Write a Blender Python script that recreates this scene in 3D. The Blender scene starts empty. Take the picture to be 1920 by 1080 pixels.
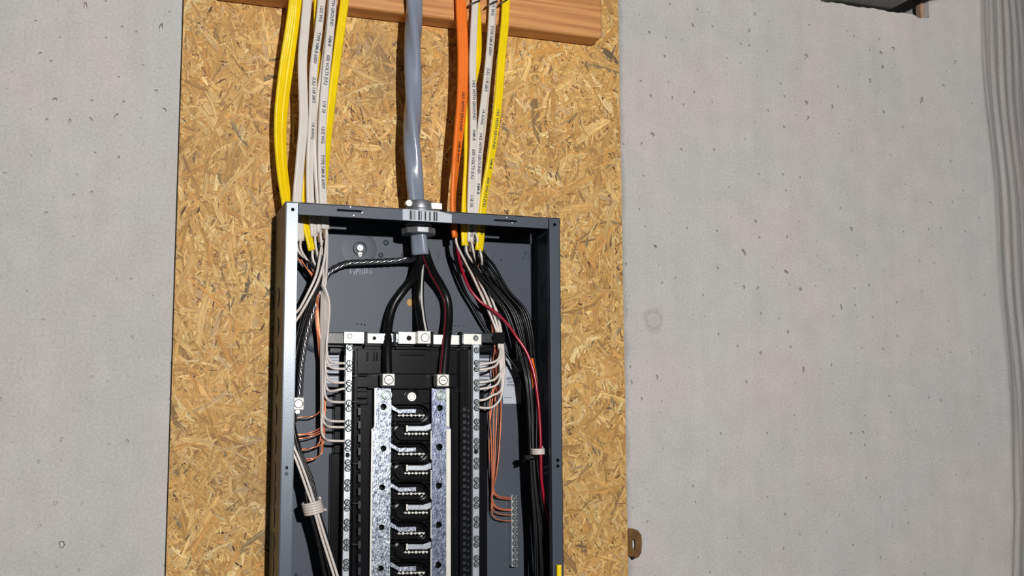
import bpy, bmesh, math, random
import numpy as np
from mathutils import Vector, Matrix
from mathutils.geometry import tessellate_polygon

# ------------------------------------------------------------------ camera
SC = bpy.context.scene
F_PX = 1987.8
CAM = np.array([-0.2957, -1.4004, 0.0687])
ROT = np.array([[0.94097806, -0.33842398, -0.00543167],
                [0.33676823, 0.93452708, 0.11509256],
                [-0.03387403, -0.11012879, 0.99333992]])
cd = bpy.data.cameras.new('camera'); co = bpy.data.objects.new('camera', cd)
SC.collection.objects.link(co)
M = Matrix.Identity(4)
for i in range(3):
    M[i][0] = ROT[0][i]; M[i][1] = ROT[2][i]; M[i][2] = -ROT[1][i]; M[i][3] = CAM[i]
co.matrix_world = M
cd.sensor_width = 36.0; cd.lens = F_PX / 1920 * 36.0; cd.clip_start = 0.01
SC.camera = co

# ------------------------------------------------------------------ light
SC.view_settings.view_transform = 'Standard'; SC.view_settings.look = 'None'
SC.view_settings.gamma = 1; SC.view_settings.use_curve_mapping = False
SC.view_settings.exposure = 0.1
wd = bpy.data.worlds.new('world'); SC.world = wd; wd.use_nodes = True
wd.node_tree.nodes['Background'].inputs[0].default_value = (0.9, 0.95, 1.0, 1)
wd.node_tree.nodes['Background'].inputs[1].default_value = 0.04

def lamp(name, kind, loc, energy, color, size, aim=None):
    ld = bpy.data.lights.new(name, kind); ld.energy = energy; ld.color = color
    if kind == 'AREA': ld.size = size
    else: ld.shadow_soft_size = size
    lo = bpy.data.objects.new(name, ld); SC.collection.objects.link(lo); lo.location = loc
    if aim: lo.rotation_euler = (Vector(aim) - Vector(loc)).to_track_quat('-Z', 'Y').to_euler()
    return lo
lamp('work_lamp', 'POINT', (0.0, -2.3, 0.47), 172, (1.0, 0.975, 0.95), 0.022)

# ------------------------------------------------------------------ pixel to place
T = 0.012                                   # board thickness; depth d is measured outwards from the board's face
def W(px, py, d=0.0):
    v = np.array([(px - 960) / F_PX, 1.0, -(py - 540) / F_PX])
    w = ROT.T @ v
    t = (-(T + d) - CAM[1]) / w[1]
    return Vector(CAM + w * t)
def X(px, py, d=0.0): return W(px, py, d).x
def Z(px, py, d=0.0): return W(px, py, d).z

# ------------------------------------------------------------------ materials
def srgb(r, g, b):
    f = lambda c: (c / 255 / 12.92) if c / 255 <= 0.04045 else ((c / 255 + 0.055) / 1.055) ** 2.4
    return (f(r), f(g), f(b), 1)
def mat(name, col, rough=0.5, metal=0.0, bump=0.0, bscale=400, var=0.0, vscale=40, spec=0.5, coat=0.0):
    m = bpy.data.materials.new(name); m.use_nodes = True
    nt = m.node_tree; b = nt.nodes['Principled BSDF']
    b.inputs['Base Color'].default_value = col
    b.inputs['Roughness'].default_value = rough; b.inputs['Metallic'].default_value = metal
    b.inputs['Specular IOR Level'].default_value = spec; b.inputs['Coat Weight'].default_value = coat
    tc = nt.nodes.new('ShaderNodeTexCoord')
    if var > 0:
        n = nt.nodes.new('ShaderNodeTexNoise'); n.inputs['Scale'].default_value = vscale; n.inputs['Detail'].default_value = 5
        nt.links.new(tc.outputs['Object'], n.inputs['Vector'])
        r = nt.nodes.new('ShaderNodeMapRange'); r.inputs[1].default_value = 0.3; r.inputs[2].default_value = 0.7
        r.inputs[3].default_value = 1 - var; r.inputs[4].default_value = 1 + var
        nt.links.new(n.outputs['Fac'], r.inputs[0])
        mx = nt.nodes.new('ShaderNodeVectorMath'); mx.operation = 'SCALE'; mx.inputs[0].default_value = col[:3]
        nt.links.new(r.outputs[0], mx.inputs['Scale']); nt.links.new(mx.outputs[0], b.inputs['Base Color'])
    if bump > 0:
        n = nt.nodes.new('ShaderNodeTexNoise'); n.inputs['Scale'].default_value = bscale; n.inputs['Detail'].default_value = 3
        nt.links.new(tc.outputs['Object'], n.inputs['Vector'])
        bp = nt.nodes.new('ShaderNodeBump'); bp.inputs['Strength'].default_value = bump; bp.inputs['Distance'].default_value = 0.001
        nt.links.new(n.outputs['Fac'], bp.inputs['Height']); nt.links.new(bp.outputs[0], b.inputs['Normal'])
    return m

PAINT = mat('grey_enamel_lit', srgb(88, 96, 104), 0.33, 0.35, 0.06, 900, 0.05, 12, 0.6)  # lit copy of the one enamel, lighter to hold the left flange's highlight
PAINTM = mat('grey_enamel_shaded', srgb(67, 74, 84), 0.48, 0.08, 0.06, 900, 0.05, 12, 0.4)  # same enamel, darker and duller copy for the parts without that highlight
PLASTIC = mat('black_plastic', srgb(14, 15, 18), 0.2, 0, 0.02, 300, 0.1, 60, 0.4)
PLASTIC2 = mat('dark_grey_plastic', srgb(38, 41, 45), 0.32, 0, 0.05, 300)
CONNECT = mat('zinc_casting', srgb(150, 152, 156), 0.42, 0.7, 0.2, 500, 0.15, 150)
TIN = mat('tin_plate', srgb(225, 223, 216), 0.42, 0.35, 0.08, 500, 0.06, 80)
SCREW = mat('screw_zinc', srgb(200, 212, 212), 0.24, 0.75, 0.1, 900, 0.2, 500)
HOLE = mat('dark_opening', srgb(10, 10, 11), 0.8)
STICKER = mat('white_sticker', srgb(190, 196, 205), 0.5)
INK = mat('black_ink', srgb(28, 28, 34), 0.55)
FAINTINK = mat('grey_ink', srgb(70, 76, 90), 0.55)
YEL = mat('yellow_jacket', srgb(248, 216, 8), 0.36, 0, 0.25, 260, 0.06, 60)
WHT = mat('white_jacket', srgb(222, 214, 206), 0.45, 0, 0.2, 260, 0.03, 60)
ORG = mat('orange_jacket', srgb(246, 120, 30), 0.42, 0, 0.25, 260, 0.05, 60)
GRYJ = mat('grey_jacket', srgb(134, 141, 158), 0.24, 0, 0.1, 200, 0.04, 40, 0.7)
BLK = mat('black_insulation', srgb(15, 15, 16), 0.34, 0, 0.1, 300, 0, 40, 0.4)
WIN = mat('white_insulation', srgb(222, 212, 204), 0.3, 0, 0.05, 300, 0, 40, 0.5)
RED = mat('red_insulation', srgb(160, 22, 48), 0.25, 0, 0.05, 300, 0, 40, 0.6)
STRIPE = mat('red_stripe', srgb(128, 30, 48), 0.3)
WSTRIPE = mat('white_stripe', srgb(215, 212, 208), 0.35)
COPPER = mat('bare_copper', srgb(232, 142, 104), 0.27, 0.45, 0.1, 500, 0.15, 200)
ALU = mat('aluminium_strand', srgb(165, 166, 170), 0.22, 0.95)
PAPER = mat('brown_paper', srgb(140, 112, 84), 0.8)
RUST = mat('rusty_steel', srgb(112, 76, 36), 0.7, 0.1, 0.5, 300, 0.3, 90)
STAPLE = mat('staple_steel', srgb(90, 80, 76), 0.35, 0.7)
BEAM = mat('dark_steel_paint', srgb(104, 106, 102), 0.6, 0, 0.2, 150, 0.15, 20)
RUSTSTAIN = mat('rust_stained_concrete', srgb(172, 140, 118), 0.85, 0, 0.6, 200, 0.12, 60)

def zinc_mat(nm_, c0, c1, ns_):
    m = bpy.data.materials.new(nm_); m.use_nodes = True
    nt = m.node_tree; b = nt.nodes['Principled BSDF']; L = nt.links
    tc = nt.nodes.new('ShaderNodeTexCoord')
    mp = nt.nodes.new('ShaderNodeMapping'); mp.inputs['Scale'].default_value = (1, 1, 0.6)
    L.new(tc.outputs['Object'], mp.inputs['Vector'])
    v = nt.nodes.new('ShaderNodeTexVoronoi'); v.inputs['Scale'].default_value = 620; L.new(mp.outputs[0], v.inputs['Vector'])
    n = nt.nodes.new('ShaderNodeTexNoise'); n.inputs['Scale'].default_value = ns_; n.inputs['Detail'].default_value = 6
    L.new(mp.outputs[0], n.inputs['Vector'])
    cr = nt.nodes.new('ShaderNodeValToRGB'); cr.color_ramp.elements[0].position = 0.35; cr.color_ramp.elements[0].color = c0
    cr.color_ramp.elements[1].position = 0.66; cr.color_ramp.elements[1].color = c1
    L.new(n.outputs['Fac'], cr.inputs[0]); L.new(cr.outputs[0], b.inputs['Base Color'])
    b.inputs['Metallic'].default_value = 0.93
    r = nt.nodes.new('ShaderNodeMapRange'); r.inputs[3].default_value = 0.24; r.inputs[4].default_value = 0.5
    L.new(v.outputs['Distance'], r.inputs[0]); L.new(r.outputs[0], b.inputs['Roughness'])
    mixh = nt.nodes.new('ShaderNodeMath'); mixh.operation = 'ADD'; L.new(v.outputs['Distance'], mixh.inputs[0]); L.new(n.outputs['Fac'], mixh.inputs[1])
    bp = nt.nodes.new('ShaderNodeBump'); bp.inputs['Strength'].default_value = 0.4; bp.inputs['Distance'].default_value = 0.0003
    L.new(mixh.outputs[0], bp.inputs['Height']); L.new(bp.outputs[0], b.inputs['Normal'])
    return m
ZINC = zinc_mat('galvanised_zinc', srgb(88, 94, 112), srgb(200, 206, 216), 480)
ZINC2 = zinc_mat('dull_zinc', srgb(92, 98, 120), srgb(150, 156, 176), 300)

NB = mat('bright_bar', srgb(208, 215, 222), 0.3, 0.6, 0.15, 500, 0.12, 120)

def osb_mat():
    m = bpy.data.materials.new('strand_board'); m.use_nodes = True
    nt = m.node_tree; b = nt.nodes['Principled BSDF']; L = nt.links
    at = nt.nodes.new('ShaderNodeAttribute'); at.attribute_name = 'tone'
    uv = nt.nodes.new('ShaderNodeUVMap'); uv.uv_map = 'UVMap'
    mp = nt.nodes.new('ShaderNodeMapping'); mp.inputs['Scale'].default_value = (30, 420, 1); L.new(uv.outputs[0], mp.inputs['Vector'])
    n = nt.nodes.new('ShaderNodeTexNoise'); n.inputs['Scale'].default_value = 1; n.inputs['Detail'].default_value = 4; L.new(mp.outputs[0], n.inputs['Vector'])
    mp2 = nt.nodes.new('ShaderNodeMapping'); mp2.inputs['Scale'].default_value = (110, 1500, 1); L.new(uv.outputs[0], mp2.inputs['Vector'])
    n2 = nt.nodes.new('ShaderNodeTexNoise'); n2.inputs['Scale'].default_value = 1; n2.inputs['Detail'].default_value = 2; L.new(mp2.outputs[0], n2.inputs['Vector'])
    ad = nt.nodes.new('ShaderNodeMath'); ad.operation = 'MULTIPLY_ADD'; ad.inputs[1].default_value = 0.5
    L.new(n2.outputs['Fac'], ad.inputs[0]); L.new(n.outputs['Fac'], ad.inputs[2])
    r = nt.nodes.new('ShaderNodeMapRange'); r.inputs[1].default_value = 0.45; r.inputs[2].default_value = 1.05
    r.inputs[3].default_value = 0.42; r.inputs[4].default_value = 1.3
    L.new(ad.outputs[0], r.inputs[0])
    sc = nt.nodes.new('ShaderNodeVectorMath'); sc.operation = 'SCALE'; L.new(at.outputs['Color'], sc.inputs[0]); L.new(r.outputs[0], sc.inputs['Scale'])
    L.new(sc.outputs[0], b.inputs['Base Color'])
    b.inputs['Roughness'].default_value = 0.6; b.inputs['Specular IOR Level'].default_value = 0.35
    bp = nt.nodes.new('ShaderNodeBump'); bp.inputs['Strength'].default_value = 0.6; bp.inputs['Distance'].default_value = 0.0008
    L.new(ad.outputs[0], bp.inputs['Height']); L.new(bp.outputs[0], b.inputs['Normal'])
    return m
OSB = osb_mat()

def concrete_mat():
    m = bpy.data.materials.new('cast_concrete'); m.use_nodes = True
    nt = m.node_tree; b = nt.nodes['Principled BSDF']; L = nt.links
    tc = nt.nodes.new('ShaderNodeTexCoord')
    def noise(scale, det, sx=1, sz=1, rough=0.5):
        mp = nt.nodes.new('ShaderNodeMapping'); mp.inputs['Scale'].default_value = (sx, 1, sz); L.new(tc.outputs['Object'], mp.inputs['Vector'])
        n = nt.nodes.new('ShaderNodeTexNoise'); n.inputs['Scale'].default_value = scale; n.inputs['Detail'].default_value = det
        n.inputs['Roughness'].default_value = rough
        L.new(mp.outputs[0], n.inputs['Vector']); return n
    big = noise(3.2, 5, 1.0, 0.8); mid = noise(22, 6, 1.0, 1.0, 0.6); fine = noise(300, 4); streak = noise(9, 5, 5.0, 0.5)
    def madd(a, k, c):
        n = nt.nodes.new('ShaderNodeMath'); n.operation = 'MULTIPLY_ADD'; L.new(a, n.inputs[0]); n.inputs[1].default_value = k
        if isinstance(c, float): n.inputs[2].default_value = c
        else: L.new(c, n.inputs[2])
        return n.outputs[0]
    s = madd(big.outputs['Fac'], 0.16, 0.50); s = madd(mid.outputs['Fac'], 0.26, s); s = madd(fine.outputs['Fac'], 0.46, s); s = madd(streak.outputs['Fac'], 0.14, s)
    cr = nt.nodes.new('ShaderNodeValToRGB'); cr.color_ramp.elements[0].color = srgb(189, 189, 186); cr.color_ramp.elements[1].color = srgb(195, 189, 186)
    cr.color_ramp.elements[0].position = 0.4; cr.color_ramp.elements[1].position = 0.6
    L.new(noise(5, 3).outputs['Fac'], cr.inputs[0])
    sc = nt.nodes.new('ShaderNodeVectorMath'); sc.operation = 'SCALE'; L.new(cr.outputs[0], sc.inputs[0]); L.new(s, sc.inputs['Scale'])
    # old ring-shaped damp stain and shade painted along the board's right edge
    geo = nt.nodes.new('ShaderNodeVectorMath'); geo.operation = 'MULTIPLY_ADD'; L.new(noise(28, 4).outputs['Color'], geo.inputs[0]); geo.inputs[1].default_value = (.02, 0, .02); L.new(tc.outputs['Object'], geo.inputs[2])
    st = W(1226, 600, -T); ds = nt.nodes.new('ShaderNodeVectorMath'); ds.operation = 'DISTANCE'; L.new(geo.outputs[0], ds.inputs[0]); ds.inputs[1].default_value = (st.x + .01, .0, st.z + .01)
    rr = nt.nodes.new('ShaderNodeValToRGB'); e_ = rr.color_ramp.elements; e_[0].position = 0; e_[0].color = (.93, .92, .90, 1); e_[1].position = .020; e_[1].color = (1, 1, 1, 1)
    for p_, v_ in ((.0105, .92), (.013, .66), (.0155, .88)): q_ = e_.new(p_); q_.color = (v_, v_, v_ * .97, 1)
    L.new(ds.outputs['Value'], rr.inputs[0])
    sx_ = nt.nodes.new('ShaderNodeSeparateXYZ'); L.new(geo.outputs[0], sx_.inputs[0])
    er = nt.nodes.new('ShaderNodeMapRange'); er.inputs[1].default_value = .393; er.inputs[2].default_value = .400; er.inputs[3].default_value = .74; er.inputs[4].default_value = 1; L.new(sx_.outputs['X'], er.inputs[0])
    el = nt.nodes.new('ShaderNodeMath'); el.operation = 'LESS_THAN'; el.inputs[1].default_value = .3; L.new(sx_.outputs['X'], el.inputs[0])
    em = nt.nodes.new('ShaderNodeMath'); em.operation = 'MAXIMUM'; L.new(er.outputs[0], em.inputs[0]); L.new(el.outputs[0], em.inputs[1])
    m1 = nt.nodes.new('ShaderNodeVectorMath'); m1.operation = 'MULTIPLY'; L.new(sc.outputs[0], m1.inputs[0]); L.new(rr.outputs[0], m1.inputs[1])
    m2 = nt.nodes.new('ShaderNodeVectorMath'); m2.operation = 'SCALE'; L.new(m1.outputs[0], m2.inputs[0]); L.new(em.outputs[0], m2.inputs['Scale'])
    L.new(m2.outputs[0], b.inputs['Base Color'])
    b.inputs['Roughness'].default_value = 0.75; b.inputs['Specular IOR Level'].default_value = 0.3
    h = madd(fine.outputs['Fac'], 0.3, mid.outputs['Fac'])
    bp = nt.nodes.new('ShaderNodeBump'); bp.inputs['Strength'].default_value = 0.35; bp.inputs['Distance'].default_value = 0.002
    L.new(h, bp.inputs['Height']); L.new(bp.outputs[0], b.inputs['Normal'])
    return m
CONC = concrete_mat()

def lumber_mat():
    m = bpy.data.materials.new('planed_lumber'); m.use_nodes = True
    nt = m.node_tree; b = nt.nodes['Principled BSDF']; L = nt.links
    tc = nt.nodes.new('ShaderNodeTexCoord')
    mp = nt.nodes.new('ShaderNodeMapping'); mp.inputs['Scale'].default_value = (0.7, 9, 16); L.new(tc.outputs['Object'], mp.inputs['Vector'])
    n = nt.nodes.new('ShaderNodeTexNoise'); n.inputs['Scale'].default_value = 1.1; n.inputs['Detail'].default_value = 2; L.new(mp.outputs[0], n.inputs['Vector'])
    w = nt.nodes.new('ShaderNodeMath'); w.operation = 'MULTIPLY'; w.inputs[1].default_value = 70; L.new(n.outputs['Fac'], w.inputs[0])
    sn = nt.nodes.new('ShaderNodeMath'); sn.operation = 'SINE'; L.new(w.outputs[0], sn.inputs[0])
    mp2 = nt.nodes.new('ShaderNodeMapping'); mp2.inputs['Scale'].default_value = (8, 400, 600); L.new(tc.outputs['Object'], mp2.inputs['Vector'])
    n2 = nt.nodes.new('ShaderNodeTexNoise'); n2.inputs['Scale'].default_value = 1; n2.inputs['Detail'].default_value = 3; L.new(mp2.outputs[0], n2.inputs['Vector'])
    ad = nt.nodes.new('ShaderNodeMath'); ad.operation = 'MULTIPLY_ADD'; ad.inputs[1].default_value = 0.16; L.new(sn.outputs[0], ad.inputs[0]); L.new(n2.outputs['Fac'], ad.inputs[2])
    cr = nt.nodes.new('ShaderNodeValToRGB'); cr.color_ramp.elements[0].position = 0.2; cr.color_ramp.elements[0].color = srgb(178, 116, 62)
    cr.color_ramp.elements[1].position = 0.8; cr.color_ramp.elements[1].color = srgb(222, 162, 98)
    L.new(ad.outputs[0], cr.inputs[0]); L.new(cr.outputs[0], b.inputs['Base Color'])
    b.inputs['Roughness'].default_value = 0.55
    bp = nt.nodes.new('ShaderNodeBump'); bp.inputs['Strength'].default_value = 0.25; bp.inputs['Distance'].default_value = 0.001
    L.new(ad.outputs[0], bp.inputs['Height']); L.new(bp.outputs[0], b.inputs['Normal'])
    return m
LUMBER = lumber_mat()

# ------------------------------------------------------------------ mesh helpers
def tag(o, label=None, cat=None, group=None, kind=None):
    if label: o['label'] = label
    if cat: o['category'] = cat
    if group: o['group'] = group
    if kind: o['kind'] = kind
    return o
def empty(name, loc, label, cat, group=None):
    o = bpy.data.objects.new(name, None); SC.collection.objects.link(o)
    o.location = loc; o.empty_display_size = 0.01
    return tag(o, label, cat, group)
def wloc(o):
    v = Vector(o.location)
    while o.parent: o = o.parent; v = v + Vector(o.location)
    return v
class MB:
    def __init__(s): s.v = []; s.f = []; s.m = []; s.smooth = []
    def add(s, vs, fs, mi=0, sm=False):
        k = len(s.v); s.v += [tuple(v) for v in vs]
        for f in fs: s.f.append(tuple(i + k for i in f)); s.m.append(mi); s.smooth.append(sm)
        return s
    def box(s, x0, x1, y0, y1, z0, z1, mi=0):
        vs = [(x, y, z) for x in (x0, x1) for y in (y0, y1) for z in (z0, z1)]
        return s.add(vs, [(0, 1, 3, 2), (4, 6, 7, 5), (0, 4, 5, 1), (2, 3, 7, 6), (0, 2, 6, 4), (1, 5, 7, 3)], mi)
    def pbox(s, x0, y0, x1, y1, d0, d1, mi=0):      # a box whose front face spans the measured corners at depth d1
        xm, ym = (x0 + x1) / 2, (y0 + y1) / 2
        return s.box(X(x0, ym, d1), X(x1, ym, d1), -(T + d1), -(T + d0), Z(xm, y1, d1), Z(xm, y0, d1), mi)
    def prism(s, poly, d0, d1, holes=(), mi=0, world=False):
        loops = []
        for lp in [poly] + list(holes):
            if world: pts = [(p[0], p[1]) for p in lp]
            else:
                pts = [W(p[0], p[1], d1) for p in lp]; pts = [(p.x, p.z) for p in pts]
            loops.append(pts)
        flat = [p for l in loops for p in l]
        tri = tessellate_polygon([[Vector((p[0], p[1], 0)) for p in l] for l in loops])
        yf, yb = -(T + d1), -(T + d0); n = len(flat)
        vs = [(p[0], yf, p[1]) for p in flat] + [(p[0], yb, p[1]) for p in flat]
        fs = [tuple(t) for t in tri] + [tuple(i + n for i in reversed(t)) for t in tri]
        k = 0
        for l in loops:
            for i in range(len(l)):
                j = (i + 1) % len(l); fs.append((k + i, k + j, k + j + n, k + i + n))
            k += len(l)
        return s.add(vs, fs, mi)
    def cyl(s, c, r, h, axis='y', seg=20, mi=0, r2=None, sm=True):
        r2 = r if r2 is None else r2
        a = {'y': (Vector((1, 0, 0)), Vector((0, 0, 1)), Vector((0, -1, 0))), 'z': (Vector((1, 0, 0)), Vector((0, 1, 0)), Vector((0, 0, 1))),
             'x': (Vector((0, 1, 0)), Vector((0, 0, 1)), Vector((1, 0, 0)))}[axis]
        c = Vector(c); A = []; B = []
        for i in range(seg):
            t = 2 * math.pi * i / seg; q = a[0] * math.cos(t) + a[1] * math.sin(t)
            A.append(c + q * r); B.append(c + a[2] * h + q * r2)
        s.add(A + B, [(i, (i + 1) % seg, seg + (i + 1) % seg, seg + i) for i in range(seg)], mi, sm)
        s.add(A, [tuple(range(seg))[::-1]], mi); s.add(B, [tuple(range(seg))], mi); return s
    def torus(s, c, R, r, axis='y', seg=28, ms=8, mi=0, arc=(0, 2 * math.pi)):
        a = {'y': (Vector((1, 0, 0)), Vector((0, 0, 1)), Vector((0, -1, 0))), 'z': (Vector((1, 0, 0)), Vector((0, 1, 0)), Vector((0, 0, 1))),
             'x': (Vector((0, 1, 0)), Vector((0, 0, 1)), Vector((1, 0, 0)))}[axis]
        c = Vector(c); vs = []; fs = []; full = abs(arc[1] - arc[0] - 2 * math.pi) < 1e-6; n = seg if full else seg + 1
        for i in range(n):
            t = arc[0] + (arc[1] - arc[0]) * i / seg; q = a[0] * math.cos(t) + a[1] * math.sin(t)
            for j in range(ms):
                u = 2 * math.pi * j / ms; vs.append(c + q * (R + r * math.cos(u)) + a[2] * (r * math.sin(u)))
        for i in range(n if full else n - 1):
            for j in range(ms):
                i2 = (i + 1) % n; j2 = (j + 1) % ms; fs.append((i * ms + j, i2 * ms + j, i2 * ms + j2, i * ms + j2))
        return s.add(vs, fs, mi, True)
    def sweep(s, pts, prof, ang=None, mi=0, sm=True, scale=None):
        """pts: world points; prof: [(across, out)] ; ang: rotation of the profile per point"""
        n = len(pts); m = len(prof); vs = []
        for i, p in enumerate(pts):
            t = (pts[min(i + 1, n - 1)] - pts[max(i - 1, 0)]).normalized()
            out = Vector((0, -1, 0)); out = out - t * out.dot(t)
            if out.length < 0.05: out = Vector((0, 0, 1)) - t * t.z
            out.normalize(); ac = t.cross(out); 
            a = ang[i] if ang else 0.0; ca, sa = math.cos(a), math.sin(a); k = scale[i] if scale else 1
            for (u, w) in prof:
                u2, w2 = (u * ca - w * sa) * k, (u * sa + w * ca) * k
                vs.append(p + ac * u2 + out * w2)
        fs = [(i * m + j, i * m + (j + 1) % m, (i + 1) * m + (j + 1) % m, (i + 1) * m + j) for i in range(n - 1) for j in range(m)]
        s.add(vs, fs, mi, sm)
        s.add(vs[:m], [tuple(range(m))[::-1]], mi); s.add(vs[-m:], [tuple(range(m))], mi); return s
    def tube(s, pts, r, seg=8, mi=0):
        return s.sweep(pts, [(r * math.cos(2 * math.pi * j / seg), r * math.sin(2 * math.pi * j / seg)) for j in range(seg)], None, mi)
    def build(s, name, mats, parent=None, bevel=0, label=None, kind=None):
        me = bpy.data.meshes.new(name)
        off = wloc(parent) if parent else Vector((0, 0, 0))
        me.from_pydata([(v[0] - off.x, v[1] - off.y, v[2] - off.z) for v in s.v], [], s.f)
        for m in (mats if isinstance(mats, (list, tuple)) else [mats]): me.materials.append(m)
        me.polygons.foreach_set('material_index', s.m); me.polygons.foreach_set('use_smooth', s.smooth)
        bm = bmesh.new(); bm.from_mesh(me); bmesh.ops.remove_doubles(bm, verts=bm.verts, dist=1e-7)
        bmesh.ops.recalc_face_normals(bm, faces=bm.faces); bm.to_mesh(me); bm.free()
        o = bpy.data.objects.new(name, me); SC.collection.objects.link(o)
        if parent: o.parent = parent
        if bevel:
            b = o.modifiers.new('bevel', 'BEVEL'); b.width = bevel; b.segments = 2; b.limit_method = 'ANGLE'; b.angle_limit = math.radians(40)
        if label: o['label'] = label
        if kind: o['kind'] = kind
        return o
def spline(P, step=0.003):
    """Catmull-Rom through world points"""
    P = [Vector(p) for p in P]
    if len(P) == 2: P = [P[0], P[0].lerp(P[1], 0.5), P[1]]
    Q = [P[0] * 2 - P[1]] + P + [P[-1] * 2 - P[-2]]
    out = []; par = []
    for i in range(1, len(Q) - 2):
        a, b, c, d = Q[i - 1], Q[i], Q[i + 1], Q[i + 2]; n = max(2, int((c - b).length / step))
        for k in range(n):
            t = k / n; t2 = t * t; t3 = t2 * t
            out.append(0.5 * ((2 * b) + (c - a) * t + (2 * a - 5 * b + 4 * c - d) * t2 + (3 * b - a - 3 * c + d) * t3)); par.append(i - 1 + t)
    out.append(P[-1]); par.append(len(P) - 1.0)
    return out, par
def wp(pts): return [W(*p) for p in pts]
def circle(cx, cy, r, n=16): return [(cx + r * math.cos(2 * math.pi * i / n), cy + r * math.sin(2 * math.pi * i / n)) for i in range(n)]
def copy_to(o, parent, loc, rot=None):
    c = o.copy(); SC.collection.objects.link(c); c.parent = parent; c.location = loc
    if rot is not None: c.rotation_euler = rot
    return c

_tc = {}
def text_mesh(txt, size):
    key = (txt, size)
    if key not in _tc:
        cu = bpy.data.curves.new('t', 'FONT'); cu.body = txt; cu.size = size; cu.align_y = 'CENTER'; cu.resolution_u = 2; cu.offset = size * .022
        ob = bpy.data.objects.new('t', cu); SC.collection.objects.link(ob)
        dg = bpy.context.evaluated_depsgraph_get(); dg.update()
        me = ob.evaluated_get(dg).to_mesh()
        vs = [tuple(v.co) for v in me.vertices]; fs = [tuple(p.vertices) for p in me.polygons]
        ob.evaluated_get(dg).to_mesh_clear(); bpy.data.objects.remove(ob); bpy.data.curves.remove(cu)
        _tc[key] = (vs, fs)
    return _tc[key]

# ================================================================== THE SETTING
rnd = random.Random(7)
yw = 0.0                                         # concrete face
xa, xb = X(-700, 540, -T), X(1852, 540, -T)
za, zb = Z(960, 1250, -T) - 0.08, 0.98
pk_x0, pk_x1 = X(1525, 5, -T), X(1742, 20, -T)
pk_z = Z(1640, 17, -T)
def pocket_edge(x):   # ragged lower lip of the pocket
    return pk_z + 0.0009 * math.sin(x * 90) + 0.0006 * math.sin(x * 310 + 1) - .004 * math.exp(-((x - pk_x1 + .02) / .008) ** 2)
wall = MB()
cell = 0.025
nx, nz = int((xb - xa) / cell), int((zb - za) / cell)
pitspots = {}
def pit_at(px, py, r, el=1.0): pitspots.setdefault((int((X(px, py, -T) - xa) / cell), int((Z(px, py, -T) - za) / cell)), (X(px, py, -T), Z(px, py, -T), r, el))
for p in [(160, 10, 3.5, 1.8), (283, 50, 4.5, 1.6), (103, 190, 3.5, 1), (172, 189, 2.5, 1), (218, 217, 3, 1.6), (308, 220, 3, 1.3), (75, 240, 2.5, 1.3), (122, 232, 3, 1.8), (165, 223, 2.5, 1.4), (75, 101, 2.5, 1.5),
          (95, 126, 2.2, 1.5), (222, 145, 2, 1), (251, 71, 2, 1.2), (199, 71, 1.8, 1), (228, 50, 2, 1), (67, 49, 2, 1), (276, 169, 2.5, 1), (117, 1015, 5, 1), (1298, 47, 3, 1.6), (1213, 60, 3, 1), (1234, 115, 3, 1.2), (1196, 177, 3, 1),
          (1222, 262, 4, 1.3), (1301, 183, 2.6, 1), (1277, 280, 2.5, 1), (1384, 83, 2.5, 1), (1392, 55, 3, 1.5), (1207, 461, 4, 1), (1383, 472, 4.5, 1.7), (1453, 517, 4.5, 1.6), (1488, 544, 4, 1), (1378, 543, 3.6, 1), (1400, 539, 3, 1.4),
          (1414, 415, 3.2, 1), (1467, 623, 3.6, 1), (1408, 672, 3.6, 1), (1201, 748, 3, 1), (1227, 705, 3.5, 1.3), (1382, 716, 3, 1), (1499, 693, 4, 1.6), (1586, 440, 4, 1), (1562, 575, 3.5, 1.8), (1630, 132, 4, 1.3),
          (1619, 156, 3.6, 1.3), (1635, 107, 3.6, 1.5), (1743, 157, 3.4, 1), (1720, 190, 5, 1.7), (1771, 127, 4, 1.8), (1825, 156, 4, 1.2), (1840, 140, 3.5, 1), (1846, 180, 5, 1.9), (1655, 88, 3.5, 1.3), (1730, 45, 5, 1.2),
          (1595, 67, 2, 1), (1645, 73, 2, 1), (1632, 213, 3, 1), (1511, 206, 4, 1.2), (1510, 236, 4, 1.6), (1504, 108, 5, 1.3), (1558, 200, 3, 1.6)]:
    pit_at(*p)
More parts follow.
